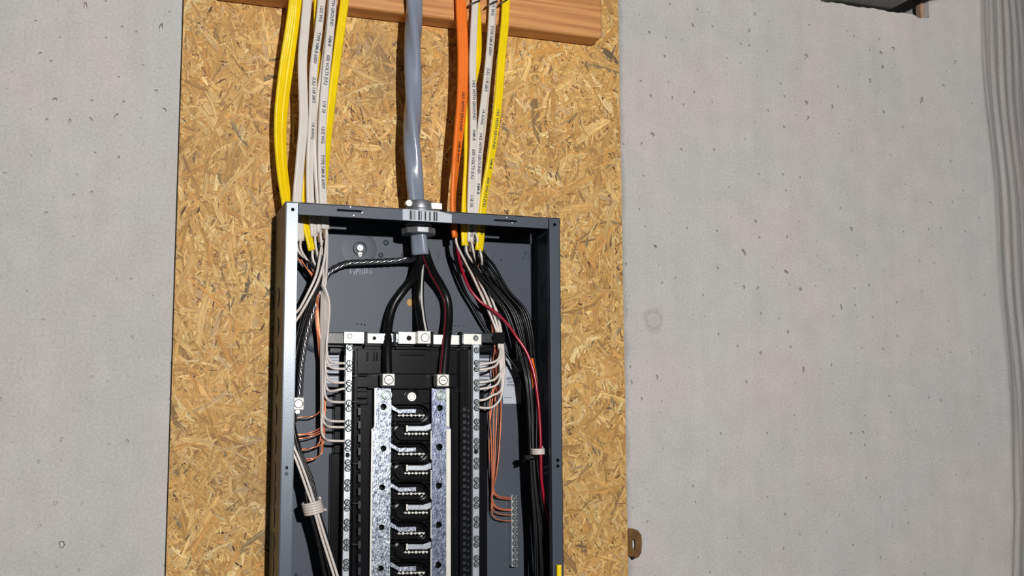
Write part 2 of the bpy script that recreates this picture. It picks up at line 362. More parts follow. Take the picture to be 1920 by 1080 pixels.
for i in range(nx):
    for j in range(nz):
        x0, z0 = xa + (xb - xa) * i / nx, za + (zb - za) * j / nz
        x1, z1 = x0 + (xb - xa) / nx, z0 + (zb - za) / nz
        if x1 > pk_x0 - 0.02 and x0 < pk_x1 + 0.02 and z1 > pk_z - 0.012: continue
        ps = pitspots.get((i, j))
        if ps is None and rnd.random() < 0.5:
            ps = (x0 + rnd.uniform(.3, .7) * (x1 - x0), z0 + rnd.uniform(.3, .7) * (z1 - z0), rnd.choice([0.8, 1.0, 1.0, 1.3, 1.7, 2.3]), rnd.uniform(1, 1.5))
        if ps is None: wall.add([(x0, 0, z0), (x1, 0, z0), (x1, 0, z1), (x0, 0, z1)], [(0, 1, 2, 3)]); continue
        n = 12; r = ps[2] * 0.00078; cx = min(max(ps[0], x0 + r * 2.2), x1 - r * 2.2); cz = min(max(ps[1], z0 + r * 2.2), z1 - r * 2.2)
        rot = rnd.uniform(0.4, 2.7); vs = []
        for k in range(n):                         # outer square points
            t = 2 * math.pi * k / n + math.pi / 4; c, s_ = math.cos(t), math.sin(t); q = 1 / max(abs(c), abs(s_))
            vs.append(((x0 + x1) / 2 + c * q * (x1 - x0) / 2, 0, (z0 + z1) / 2 + s_ * q * (z1 - z0) / 2))
        jit = [rnd.uniform(.75, 1.25) for _ in range(n)]
        for lev, (k_, dep) in enumerate(((1, 0), (0.85, 0.8), (0.5, 1.3))):
            for k in range(n):
                t = 2 * math.pi * k / n + math.pi / 4; u, w = math.cos(t) * r * k_ * ps[3] * jit[k], math.sin(t) * r * k_ * jit[k] / ps[3] ** .5
                cr, sr = math.cos(rot), math.sin(rot)
                a_ = t  # keep order
                vs.append((cx + u * cr - w * sr, dep * r * 1.5, cz + u * sr + w * cr))
        # rotate ring start so quads do not twist
        sh = int(round(rot / (2 * math.pi / n))) % n
        fs = []
        for k in range(n):
            k2 = (k + 1) % n; a, b = n + (k - sh) % n, n + (k2 - sh) % n
            fs.append((k, k2, b, a))
            for lev in range(2):
                fs.append((n + lev * n + k, n + lev * n + k2, n + (lev + 1) * n + k2, n + (lev + 1) * n + k))
        fs.append(tuple(range(3 * n, 4 * n)))
        wall.add(vs, fs)
# strip round the pocket
def strip(xs, zlo, zhi_f):
    for k in range(len(xs) - 1):
        wall.add([(xs[k], 0, zlo), (xs[k + 1], 0, zlo), (xs[k + 1], 0, zhi_f(xs[k + 1])), (xs[k], 0, zhi_f(xs[k]))], [(0, 1, 2, 3)])
ii = [i for i in range(nx) if xa + (xb - xa) * (i + 1) / nx > pk_x0 - 0.02 and xa + (xb - xa) * i / nx < pk_x1 + 0.02]
jj = [j for j in range(nz) if za + (zb - za) * (j + 1) / nz > pk_z - 0.012]
X0, X1 = xa + (xb - xa) * ii[0] / nx, xa + (xb - xa) * (ii[-1] + 1) / nx; Z0 = za + (zb - za) * jj[0] / nz
edge_xs = [pk_x0 + (pk_x1 - pk_x0) * k / 40 for k in range(41)]
strip([X0, pk_x0], Z0, lambda x: zb); strip([pk_x1, X1], Z0, lambda x: zb); strip(edge_xs, Z0, pocket_edge)
PD = 0.11
for k in range(40):                                # ledge of the pocket, chipped front
    a, b = edge_xs[k], edge_xs[k + 1]
    wall.add([(a, 0, pocket_edge(a)), (b, 0, pocket_edge(b)), (b, PD, pk_z), (a, PD, pk_z)], [(0, 1, 2, 3)])
wall.add([(pk_x0, 0, pk_z), (pk_x0, PD, pk_z), (pk_x0, PD, zb), (pk_x0, 0, zb)], [(0, 1, 2, 3)])
wall.add([(pk_x1, 0, pk_z), (pk_x1 - .004, .03, pk_z + .01), (pk_x1 - .01, PD, pk_z), (pk_x1 - .01, PD, zb), (pk_x1, 0, zb)], [(0, 1, 2, 3, 4)])
wall.add([(pk_x0, PD, pk_z), (pk_x1, PD, pk_z), (pk_x1, PD, zb), (pk_x0, PD, zb)], [(0, 1, 2, 3)])
# ridged stretch at the right where the face turns away in uneven vertical ribs
NR, NZ = 200, 90; xr0, xr1 = xb, xb + 0.9; vs = []
for j in range(NZ + 1):
    z = za + (zb - za) * j / NZ; tz = (z - za) / (zb - za)
    drift = 0.014 + 0.008 * math.sin(z * 4 + 1.2) - 0.14 * max(0, -.10 - z) + .003 * math.sin(z * 17)
    for i in range(NR + 1):
        x = xr0 + (xr1 - xr0) * i / NR; u = x - xr0 - 0.008 - drift
        y = 0.0
        if u > 0 and i > 0:
            y = 0.70 * u * min(1, u / 0.02) + 0.0028 * min(1, u / .01) * (math.sin(u * 108 + 1.6 * math.sin(z * 5)) + 0.6 * math.sin(u * 197 + 1.6 * math.sin(z * 4 + 1)))
        vs.append((x, y, z))
wall.add(vs, [(j * (NR + 1) + i, j * (NR + 1) + i + 1, (j + 1) * (NR + 1) + i + 1, (j + 1) * (NR + 1) + i) for j in range(NZ) for i in range(NR)], 0, True)
wo = wall.build('wall_back', CONC); tag(wo, kind='structure')
# rust stained patch inside the pocket
rs = MB(); rs.box(pk_x1 - .011, pk_x1 - .004, 0.006, .022, pk_z - .001, zb); 
tag(rs.build('trim_1', RUSTSTAIN, bevel=.003), kind='structure')

# ================================================================== STEEL BEAM in the pocket
bx0, bx1 = X(1566, 8, -T), X(1672, 18, -T)
bz = pk_z + 0.004
b = MB(); th = 0.012
b.box(bx0, bx1, -0.24, PD - .005, bz, bz + th); xm = (bx0 + bx1) / 2
b.box(xm - .005, xm + .005, -0.24, PD - .005, bz + th, bz + .18); b.box(bx0, bx1, -0.24, PD - .005, bz + .18, bz + .192)
o = b.build('steel_beam', BEAM, bevel=.002); tag(o, 'dark grey steel beam coming out of the concrete pocket, top right', 'beam')

# ================================================================== STRAND BOARD
def make_board():
    x0, x1, z0, z1 = -0.2457, 0.3767, Z(700, 1250, 0) - .05, 0.80
    rn = np.random.RandomState(11)
    V = []; Fc = []; UV = []; TN = []
    def add(vs, f, uv, tone):
        k = len(V); V.extend(vs); Fc.append([i + k for i in f]); UV.append(uv); TN.append(tone)
    base = srgb(176, 128, 70)[:3]
    bx = [(x, y, z) for x in (x0, x1) for y in (-T + .0004, -0.0003) for z in (z0, z1)]
    for f in [(0, 1, 3, 2), (4, 6, 7, 5), (0, 4, 5, 1), (2, 3, 7, 6), (0, 2, 6, 4), (1, 5, 7, 3)]:
        add([bx[i] for i in f], [0, 1, 2, 3], [(bx[i][0] + bx[i][1], bx[i][2]) for i in f], base)
    pal = [((226, 184, 118), 5), ((214, 168, 100), 7), ((203, 154, 86), 7), ((190, 140, 74), 5), ((204, 146, 76), 3), ((170, 124, 70), 2.4), ((146, 110, 68), 1.1), ((128, 112, 84), 0.5), ((232, 200, 142), 1.6), ((196, 160, 118), 1.5)]
    pw = np.array([p[1] for p in pal]); pw = pw / pw.sum(); cols = [srgb(*p[0])[:3] for p in pal]
    N = 48000
    # broad stains and tone drifts of the board itself
    gx_ = rn.uniform(x0, x1, 26); gz_ = rn.uniform(z0, z1, 26); gr_ = rn.uniform(.02, .09, 26); ga_ = rn.choice([-1, 1, 1, -.6], 26) * rn.uniform(.04, .12, 26)
    stains = [(X(700, 95, 0), Z(700, 95, 0), .032, .24), (X(712, 165, 0), Z(712, 165, 0), .030, .22), (X(385, 290, 0), Z(385, 290, 0), .05, .06), (X(480, 920, 0), Z(480, 920, 0), .03, .14), (X(1110, 120, 0), Z(1110, 120, 0), .012, .2)]
    for i in range(N):
        q = i / N
        cx, cz = rn.uniform(x0 - .01, x1 + .01), rn.uniform(z0, z1)
        kind_ = rn.rand()
        if kind_ < .06 and q < .9: L_ = rn.uniform(.03, .075); w_ = rn.uniform(.006, .016)
        elif kind_ < .5: L_ = rn.uniform(.010, .030); w_ = rn.uniform(.0018, .0055)
        else: L_ = rn.uniform(.006, .024); w_ = rn.uniform(.0007, .0028)
        a = rn.normal(math.pi / 2, 0.8) if rn.rand() < .55 else rn.uniform(0, math.pi)
        c = np.array(cols[rn.choice(len(cols), p=pw)]); c = (c * .85 + np.array(cols[1]) * .15) * np.array([1.15, 1.20, 1.22])
        c = c * rn.uniform(.84, 1.1)
        if kind_ > .5:
            z_ = rn.rand()
            if z_ < .15: c = np.array(srgb(128, 86, 46)[:3]) * rn.uniform(.4, 1.2); L_ *= .6
            elif z_ < .25: c = np.array(srgb(236, 200, 140)[:3]); w_ *= .8
        elif rn.rand() < .012: c = np.array(srgb(132, 108, 78)[:3]) * rn.uniform(.8, 1.2); L_ *= .7
        f_ = 1 + float(np.sum(ga_ * np.exp(-((cx - gx_) ** 2 + (cz - gz_) ** 2) / gr_ ** 2)))
        gy = 0
        for (sx_, sz_, sr_, sa_) in stains: gy = max(gy, sa_ * 2.4 * math.exp(-((cx - sx_) ** 2 + (cz - sz_) ** 2) / sr_ ** 2))
        gy = min(gy, .8) * (0.5 + rn.rand() * .7); c = c * f_; c = c * (1 - gy) + np.array(srgb(146, 124, 92)[:3]) * gy
        tlz = rn.normal(0, .07)
        pts = []; uv = []; so = rn.uniform(0, 50, 2); ca, sa = math.cos(a), math.sin(a)
        hl, hw = L_ / 2, w_ / 2; bend = rn.normal(0, .16) / max(L_, .01) * .6
        us = (-1, -.5, 0, .5, 1); lo = [rn.uniform(.2, .9)] + [rn.uniform(.75, 1.1) for _ in range(3)] + [rn.uniform(.1, .8)]
        up_ = [rn.uniform(.2, .9)] + [rn.uniform(.75, 1.1) for _ in range(3)] + [rn.uniform(.1, .8)]
        raw = [(u * hl, -hw * l_) for u, l_ in zip(us, lo)] + [(u * hl, hw * l_) for u, l_ in list(zip(us, up_))[::-1]]
        d0 = 0.0001 + 0.0009 * q
        for (u, v) in raw:
            vb = v + bend * u * u * 1.6
            gx, gz = cx + u * ca - vb * sa, cz + u * sa + vb * ca
            gx = min(max(gx, x0), x1)
            lift = max(-.0002, min(.0004, v * tlz))
            pts.append((gx, -T + .0002 - d0 * .35 - lift * .5, gz)); uv.append((u + so[0], v + so[1]))
        add(pts, list(range(10)), uv, c)
    me = bpy.data.meshes.new('osb_board'); me.from_pydata(V, [], Fc); me.materials.append(OSB)
    uvl = me.uv_layers.new(name='UVMap'); uvl.data.foreach_set('uv', np.array([c for u in UV for c in u], dtype=np.float32).ravel())
    ca = me.color_attributes.new('tone', 'FLOAT_COLOR', 'CORNER')
    ca.data.foreach_set('color', np.array([list(t) + [1] for t, f in zip(TN, Fc) for _ in f], dtype=np.float32).ravel())
    o = bpy.data.objects.new('osb_board', me); SC.collection.objects.link(o)
    tag(o, 'tall tan oriented strand board panel fixed to the concrete behind the breaker box', 'wooden board')
make_board()

# ================================================================== LUMBER BLOCK
lb = MB()
lx0, lx1, lz = X(404, 3, 0), X(1110, 87, 0), 0.6042
lb.box(lx0, lx1, -(T + .038), -(T + .0013), lz, lz + .14)
o = lb.build('lumber_block', LUMBER, bevel=.004); o.modifiers[0].segments = 4
tag(o, 'orange-brown lumber plank screwed across the top of the strand board', 'wood plank')

# ================================================================== RUSTY BRACKET beside the board
br = MB()
br.prism([(1150, 991), (1186, 991), (1196, 994), (1203, 1003), (1204, 1018), (1203, 1036), (1198, 1045), (1190, 1047), (1181, 1043), (1150, 1043)], -.009, -.006,
         [[(1187, 1010), (1191, 1013), (1192, 1022), (1191, 1030), (1187, 1029), (1186, 1019)]])
rb = empty('wall_bracket', W(1190, 1020, -.0119), 'small rusty brown slotted metal tab sticking out from behind the board edge', 'bracket')
br2 = MB(); br2.v, br2.f, br2.m, br2.smooth = br.v, br.f, br.m, br.smooth
br2.build('plate', RUST, rb, bevel=.0006)
n = MB(); n.cyl(W(1184, 1045, -.0119), .0024, .006, 'y', 12); n.build('nail', HOLE, rb)

# ================================================================== BREAKER PANEL
PX0, PX1, PZ1, PZL, PZ0 = -0.123, 0.239, 0.3243, 0.3092, -0.26
DP = 0.095
panel = empty('breaker_panel', ((PX0 + PX1) / 2, -T, PZ0), 'open grey steel breaker panel box without cover or breakers, mounted on the strand board', 'electrical panel')
t = 0.0014
enc = MB()
bh = W(770, 567, .002)
def rectw(x0, z0, x1, z1): return [(x0, z0), (x1, z0), (x1, z1), (x0, z1)]
enc.prism(rectw(PX0, PZ0, PX1, PZ1), 0.0005, .002, [circle(bh.x, bh.z, .0052), ], world=True)
enc.box(PX0, PX0 + t, -(T + DP), -(T + .0005), PZ0, PZ1); enc.box(PX1 - t, PX1, -(T + DP), -(T + .0005), PZ0, PZ1)
# top wall with openings at the cables is hidden from below: it stays a plain sheet
enc.box(PX0, PX1, -(T + DP), -(T + .0005), PZ1 - t, PZ1)
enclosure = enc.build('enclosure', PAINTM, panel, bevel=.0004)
FW = 0.0152
def hl(x, z, r=.0021): return circle(x, z, r, 12)
fl = MB()
hxL, hxR = X(549, 392, DP), X(1040, 422, DP)
fl.prism(rectw(PX0, PZ0, PX0 + FW, PZ1 - .0002), DP - t, DP, [hl(hxL, .3151), hl(X(537, 877.5, DP), Z(537, 877.5, DP)), hl(X(537, 888.5, DP), Z(537, 888.5, DP))], world=True)
fl.box(PX0 + FW - t, PX0 + FW, -(T + DP), -(T + DP - .010), PZ0, PZL)
fl.v = [(v[0], v[1] + .0005 * (1 - (v[0] - PX0) / FW), v[2]) for v in fl.v]
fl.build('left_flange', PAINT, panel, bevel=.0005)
fl = MB()
fl.prism(rectw(PX1 - FW, PZ0, PX1, PZ1 - .0002), DP - t, DP, [hl(hxR, .3151), hl(X(1046, 863, DP), Z(1046, 863, DP)), hl(X(1046, 874, DP), Z(1046, 874, DP))], world=True)
fl.box(PX1 - FW, PX1 - FW + t, -(T + DP), -(T + DP - .010), PZ0, PZL)
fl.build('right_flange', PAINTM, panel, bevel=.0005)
fl = MB()
def slot(x0, x1, yc, h): return [(p.x, p.z) for p in (W(x0, yc + h, DP), W(x1, yc + h, DP), W(x1, yc - h, DP), W(x0, yc - h, DP))]
def slotz(x0, x1, yc, h):
    a, b = X(x0, yc, DP), X(x1, yc, DP); zc = Z((x0 + x1) / 2, yc, DP)
    return rectw(a, zc - h, b, zc + h)
fl.prism(rectw(PX0 + FW + .0006, PZL, PX1 - FW - .0012, PZ1 - .0002), DP - t, DP, [slotz(632, 678, 395, .0012), slotz(927, 969, 414, .0012)], world=True)
lip = fl.build('top_lip', PAINTM, panel, bevel=.0004)
for (a, b_) in [(657, 388), (663, 404), (679, 399), (950, 408), (960, 418)]:
    sp = MB(); sp.cyl(W(a, b_, DP), .0009, .0006, 'y', 8); sp.build('weld_mark', TIN, lip)
# right inner wall return line at the back corner
rt = MB(); R_ = .0045; cx_, cy_ = PX1 - t - R_, -(T + .002 + R_); vs = []; n_ = 12
for i in range(n_ + 1):
    a = math.pi / 2 * i / n_; vs += [(cx_ + R_ * math.sin(a), cy_ + R_ * math.cos(a), PZ0), (cx_ + R_ * math.sin(a), cy_ + R_ * math.cos(a), PZ1 - .002)]
rt.add(vs, [(2 * i, 2 * i + 2, 2 * i + 3, 2 * i + 1) for i in range(n_)], 0, True); rt.build('corner_bend', PAINT, enclosure)
# barcode on the lip
bc = MB(); zt, zl = PZ1 - .0004, PZL + .0005
lx = X(755, 400, DP); rx = X(847, 405, DP)
bc.prism([(lx, zl), (rx, zl), (rx, zt - .0035), (X(822, 405, DP), zt), (lx, zt)], DP, DP + .0002, world=True)
for (a, b_) in [(768, 772), (773.5, 775), (777, 778.5), (784, 787.5), (789, 790.5), (796, 799), (804.5, 807.5), (812.5, 816), (817.5, 820)]:
    bc.box(X(a, 402, DP), X(b_, 402, DP), -(T + DP + .0003), -(T + DP + .0002), zl + .001, zt - .0012, 1)
bc.build('barcode_label', [STICKER, INK], panel)
# knockouts on the outer left wall and inner walls
kz = [Z(514, y, DP * .3) for y in (560, 615, 669, 722, 778, 832, 885, 969 - 42, 969, 1015, 1057)]
for z in kz:
    k = MB(); k.torus((PX0 - .0002, -(T + .040), z), .0125, .0008, 'x', 24, 6); k.torus((PX0 - .0002, -(T + .040), z), .0095, .0005, 'x', 24, 6)
    k.cyl((PX0 - .0001, -(T + .040), z), .0118, -.0006, 'x', 24); k.build('knockout', PAINTM, enclosure)
for z in (.23, .15, .085, .0, -.07):
    k = MB(); k.torus((PX1 - t, -(T + .045), z), .0125, .0006, 'x', 24, 6); k.torus((PX1 - t, -(T + .045), z), .018, .0006, 'x', 24, 6); k.build('knockout', PAINTM, enclosure)
# pressed marks in the back plate
bd = .002
def bump(px, py, r, h=.0012):
    q = W(px, py, bd); k = MB(); m_ = 14; vs = []; 
    for l in range(4):
        a = l / 3 * math.pi / 2
        for i in range(m_): th_ = 2 * math.pi * i / m_; vs.append((q.x + r * math.cos(a) * math.cos(th_), q.y - h * math.sin(a), q.z + r * math.cos(a) * math.sin(th_)))
    fs = [(l * m_ + i, l * m_ + (i + 1) % m_, (l + 1) * m_ + (i + 1) % m_, (l + 1) * m_ + i) for l in range(3) for i in range(m_)]
    k.add(vs, fs, 0, True); return k
for (px, py, r, h) in [(724, 455, .004, .002), (714, 478, .0035, .002), (755, 478, .0025, .0015), (678, 608, .0012, .001), (670, 608, .0012, .001), (684, 609, .0012, .001), (853, 611, .0012, .001), (860, 611, .0012, .001), (870, 612, .001, .001),
                       (974, 819, .0022, .0016), (976, 840, .0022, .0016), (963, 818, .001, .001), (975, 893, .0022, .0012), (985, 475, .002, .0012), (981, 484, .0014, .001), (940, 487, .0015, .001), (640, 1010 - 10, .0012, .001), (555, 1078, .002, .002)]:
    bump(px, py, r, h).build('pressed_dimple', PAINTM, enclosure)
bump(674, 466, .024, .0006).build('pressed_boss', PAINTM, enclosure)
bump(590, 640, .015, .003).build('pressed_boss', PAINTM, enclosure)
k = MB(); k.torus(W(675, 466, .0044), .0088, .0006, 'y', 30, 6); k.build('pressed_ring', PAINTM, enclosure)
for (px, py, r_, a0_, a1_) in ((935, 487, .009, 2.2, 4.2), (980, 480, .010, -.6, .9), (812, 478, .008, -.9, .7)):
    k = MB(); k.torus(W(px, py, bd), r_, .0004, 'y', 24, 6, 0, (a0_, a1_)); k.build('pressed_ring', PAINTM, enclosure)
k = MB(); q = W(675, 465, .0044); k.cyl(q, .0046, .0016, 'y', 20, 0, .0040); k.build('mounting_screw', TIN, enclosure)
k = MB(); k.cyl(W(675, 477, .003), .003, .001, 'y', 14); k.build('keyhole_slot', TIN, enclosure)
STAMP = mat('bare_emboss', srgb(104, 111, 120), .4, .3)
for (a, y0, y1) in [(657, 505, 513), (664, 508, 515), (668, 504, 515), (671, 504, 510), (675, 503, 514), (680, 505, 515), (684, 504, 514), (688, 503, 513), (693, 506, 514), (697, 508, 514), (849, 508, 519), (856, 510, 518), (860, 512, 518)]:
    k = MB(); q0, q1 = W(a, y0, bd), W(a, y1, bd); k.box(q0.x - .0005, q0.x + .0005, q0.y - .0004, q0.y, q1.z, q0.z); k.build('stamped_marking', STAMP, enclosure)
# inner top tabs
for (a, b_, y) in [(618, 655, 424), (912, 940, 439)]:
    k = MB(); q0, q1 = W(a, y, .03), W(b_, y, .03); k.box(q0.x, q1.x, q0.y - .02, q0.y, PZ1 - t - .0015, PZ1 - t); k.build('top_knockout', PAINTM, enclosure, bevel=.0004)

# stickers on the back plate
def sticker(x0, y0, x1, y1, lines, name='rating_label', text=()):
    k = MB(); k.pbox(x0, y0, x1, y1, bd, bd + .0004)
    for (a, yy, b_, h) in lines: k.pbox(a, yy, b_, yy + h, bd + .0004, bd + .0006, 1)
    for (s_, px, py, size) in text:
        vs, fs = text_mesh(s_, size); q = W(px, py, bd + .0007); k.add([(q.x + v[0], q.y, q.z + v[1]) for v in vs], fs, 1)
    return k.build(name, [STICKER, FAINTINK], panel)
sticker(943, 672, 977, 757, [(948, 710, 974, .8), (945, 745, 960, .8)], text=[('LISTED\nENCLOSED\nPANELBOARD', 948, 680, .0045), ('200 A MAX\n120/240V\nTYPE 1', 950, 716, .0050)])
sticker(890, 672, 921, 730, [(893, y, 919, 2.4) for y in range(676, 727, 7)], 'barcode_label')
sticker(612, 660, 638, 719, [(615, y, 635, .9) for y in range(665, 714, 5)])

# ---- plastic interior base
base = MB()
base.pbox(645, 648, 900, 1260, .004, .026)
base.pbox(668, 655, 858, 727, .026, .031)               # smooth upper tray
base.pbox(668, 734, 690, 757, .026, .029); base.pbox(735, 730, 806, 757, .026, .030)
base.pbox(672, 757, 692, 1260, .026, .034); base.pbox(846, 735, 860, 1260, .026, .034)   # side steps
base.pbox(661, 655, 668, 1260, .026, .036); base.pbox(862, 655, 884, 1260, .026, .036)
base.pbox(899, 770, 914, 960, .004, .012); base.pbox(899, 730, 908, 1260, .004, .020)
base.pbox(899, 960, 914, 1260, .004, .012)
base.pbox(618, 850, 645, 1260, .004, .016); base.pbox(627, 736, 645, 850, .004, .018)
base.pbox(736, 757, 806, 1260, .026, .0275)
interior = base.build('interior_base', PLASTIC, panel, bevel=.0012)
tr = MB()
tr.pbox(645, 700, 858, 702 + 0, .031, .0325); tr.pbox(690, 725, 806, 729, .029, .035); tr.pbox(750, 661, 797, 666, .031, .034)
tr.pbox(742, 650, 808, 655, .031, .036)
for xx in (688, 700, 706): tr.pbox(xx, 660, xx + 3, 676, .031, .034)
for yy in (702, 744, 756): tr.pbox(672, yy, 690, yy + 3, .034, .037)
tr.build('moulded_rib', PLASTIC, interior, bevel=.0006)
# arch round the centre bolt
ar = MB(); c = W(771, 744, .030)
ar.torus(c, .0098, .0014, 'y', 20, 8, 0, (0, math.pi)); q = .0098
ar.box(c.x - q - .0014, c.x - q + .0014, c.y - .0016, c.y, c.z - .010, c.z); ar.box(c.x + q - .0014, c.x + q + .0014, c.y - .0016, c.y, c.z - .010, c.z)
ar.build('bolt_arch', PLASTIC, interior)
bo = MB(); bo.cyl(c, .0062, .004, 'y', 24, 0, .0056); bo.torus(c + Vector((0, -.004, 0)), .0036, .0005, 'y', 20, 6); bo.build('centre_bolt', TIN, panel)
# breaker hook towers with slots down both sides
sl = MB()
for yy in range(764, 1100, 12):
    sl.pbox(868, yy, 874, yy + 7, .036, .0368); sl.pbox(876, yy + 3, 880, yy + 8, .036, .0372)
sl.build('slot_row', PLASTIC2, interior, bevel=.0003)
sl = MB()
for yy in range(764, 1100, 25): sl.pbox(671, yy, 677, yy + 15, .034, .0355)
sl.build('slot_row', PLASTIC2, interior, bevel=.0005)
# crossbar of the base, at the top, with end blocks
cb = MB()
cb.pbox(613, 623, 648, 645, .006, .034); cb.pbox(640, 628, 905, 650, .010, .030); cb.pbox(902, 624, 928, 643, .006, .034)
cb.build('crossbar', PLASTIC2, interior, bevel=.0012)
cb = MB(); cb.pbox(613, 646, 646, 651, .006, .026); cb.pbox(618, 650, 640, 662, .004, .018); cb.build('side_bracket', PLASTIC, interior, bevel=.0008)
cb = MB(); cb.pbox(899, 646, 925, 660, .006, .022); cb.build('side_bracket', PLASTIC, interior, bevel=.0008)

# ---- oval walls between the stabs
LF = [767 + 74.4 * k for k in range(5)]; RF = [803.5 + 74 * k for k in range(5)]
LF[0] = 769
def oval(xc0, xc1, yc, r_px, open_side, d0, d1, thick=2.6):
    """U-shaped wall: straight legs, rounded far end"""
    n_ = 14; outer = []; inner = []
    for rr, lst in ((r_px, outer), (r_px - thick, inner)):
        if open_side == 'left':
            lst.append((xc0, yc - rr))
            for i in range(n_ + 1): a = -math.pi / 2 + math.pi * i / n_; lst.append((xc1 - r_px + rr * math.cos(a), yc + rr * math.sin(a)))
            lst.append((xc0, yc + rr))
        else:
            lst.append((xc1, yc - rr))
            for i in range(n_ + 1): a = -math.pi / 2 - math.pi * i / n_; lst.append((xc0 + r_px + rr * math.cos(a), yc + rr * math.sin(a)))
            lst.append((xc1, yc + rr))
    k = MB(); k.prism(outer + inner[::-1], d0, d1); return k
for y in LF:
    w_ = oval(735, 807, y + 7, 20, 'left', .0275, .0385); w_.build('stab_barrier', PLASTIC, interior, bevel=.0005)
    w_ = oval(735, 800, y + 7, 14, 'left', .0275, .034, 2); w_.build('stab_barrier', PLASTIC, interior, bevel=.0004)
for y in RF:
    w_ = oval(733, 806, y + 8, 20, 'right', .0275, .0385); w_.build('stab_barrier', PLASTIC, interior, bevel=.0005)
    w_ = oval(741, 806, y + 8, 14, 'right', .0275, .034, 2); w_.build('stab_barrier', PLASTIC, interior, bevel=.0004)

# ---- bus bars
BD0, BD1 = .0345, .0385
def busbar(side):
    k = MB()
    if side == 'L':
        outl = [(702, 727), (733, 727), (734, 760), (732.5, 905), (731, 1100), (729, 1260), (690, 1260), (692.5, 1080), (695, 900), (696, 809), (701, 800)]
        hs = [circle(719, 763, 6), circle(719, 841, 5.6), circle(716.5, 914, 5.6), circle(715.5, 989, 5.6), circle(714, 1066, 5.6)]
    else:
        outl = [(809, 727), (842, 727), (842, 795), (845.5, 804), (844.5, 1100), (844, 1260), (807, 1260), (808.5, 1080), (809, 900)]
        hs = [circle(825, 765, 5.2), circle(824, 838.5, 5.6), circle(823, 911, 5.6), circle(822.5, 984.5, 5.6), circle(822, 1060, 5.6)]
    k.prism(outl, BD0, BD1, hs)
    o = k.build('bus_bar', ZINC if side == 'L' else ZINC2, panel, bevel=.0008)
    k = MB()                                           # folded outer edge
    if side == 'L': a0, a1, e0, e1 = 701.5, 705, 696, 699.5
    else: a0, a1, e0, e1 = 836, 842.5, 836, 845
    for (xa_, xb_, ya, yb) in ((a0, a1, 728, 800), (e0, e1, 804, 1085)):
        sh = -3.5 if side == 'L' and ya > 801 else 0
        p = [W(xa_, ya, BD1), W(xb_, ya, BD1), W(xb_ + sh, yb, BD1), W(xa_ + sh, yb, BD1)]
        f = [Vector((v.x, v.y - .0012, v.z)) for v in p]
        k.add(p + f, [(0, 1, 2, 3), (4, 5, 6, 7), (0, 1, 5, 4), (1, 2, 6, 5), (2, 3, 7, 6), (3, 0, 4, 7)])
    k.build('folded_edge', TIN, o, bevel=.0004)
    for y in (LF if side == 'L' else RF):
        k = MB()
        if side == 'L': pl = [(731, y - 12), (737, y - 9), (748, y - 2), (781, y - 3), (781, y + 6), (748, y + 7), (740, y + 2), (731, y - 2)]
        else: pl = [(809, y - 10), (803, y - 8), (794, y - 5), (764, y - 5), (764, y + 5), (800, y + 5), (809, y + 1)]
        k.prism(pl, .034, .0372)
        fo = k.build('stab_finger', ZINC if side == 'L' else NB, o, bevel=.0008)
        if side == 'R':
            k = MB(); k.pbox(807.5, y + 4, 809.5, y + 58, BD0, BD1 + .0006); k.build('edge_highlight', TIN, o, bevel=.0003)  # bright strip painted in as the bar's inner edge highlight
        k = MB(); x0_, x1_ = (745, 797) if side == 'L' else (757, 803)
        yy = y + 10
        k.pbox(x0_, yy - 1.0, x1_, yy + 1.0, .030, .0346)
        for i in range(7):
            q = W(x0_ + 3 + (x1_ - x0_ - 6) * i / 6, yy, .0355); rr = .0023 if i % 2 else .0018
            k.cyl(q + Vector((0, .0004, 0)), rr, .0016, 'y', 10, 0, rr * .7)
        k.build('stab_rib', TIN, fo, bevel=.0004)
        if side == 'R':
            k = MB(); k.pbox(761.5, y - 6, 765, y + 6, .036, .039); k.build('stab_end', TIN, fo, bevel=.0003)
    return o
barL, barR = busbar('L'), busbar('R')
# main lugs
for (cx, cy, par) in ((729, 712, barL), (831, 713, barR)):
    k = MB(); h = 11.5
    q0, q1 = W(cx - h, cy - h, .058), W(cx + h, cy + h, .058)
    k.box(q0.x, q1.x, q0.y, q0.y + .018, q1.z, q0.z)
    lg = k.build('main_lug', TIN, par, bevel=.0012)
    k = MB(); c = W(cx, cy, .058); k.torus(c, .0056, .0007, 'y', 26, 6, 1); k.cyl(c, .0050, .0004, 'y', 24)
    k.box(c.x - .003, c.x + .003, c.y - .0008, c.y - .0004, c.z - .0004, c.z + .0004, 1)
    k.build('lug_screw', [TIN, STAPLE], lg)
    k = MB(); c = W(cx - 5, 741, BD1); k.cyl(c, .0075, .001, 'y', 24); k.torus(c + Vector((0, -.001, 0)), .0052, .0012, 'y', 24, 8); k.cyl(c + Vector((.001, -.001, -.001)), .0028, .003, 'y', 12)
    k.build('spring_screw', SCREW, par)
    k = MB(); k.pbox(cx - 14, 722, cx + 4, 730, BD0, BD1 + .001); k.build('lug_tongue', ZINC, par, bevel=.0005)

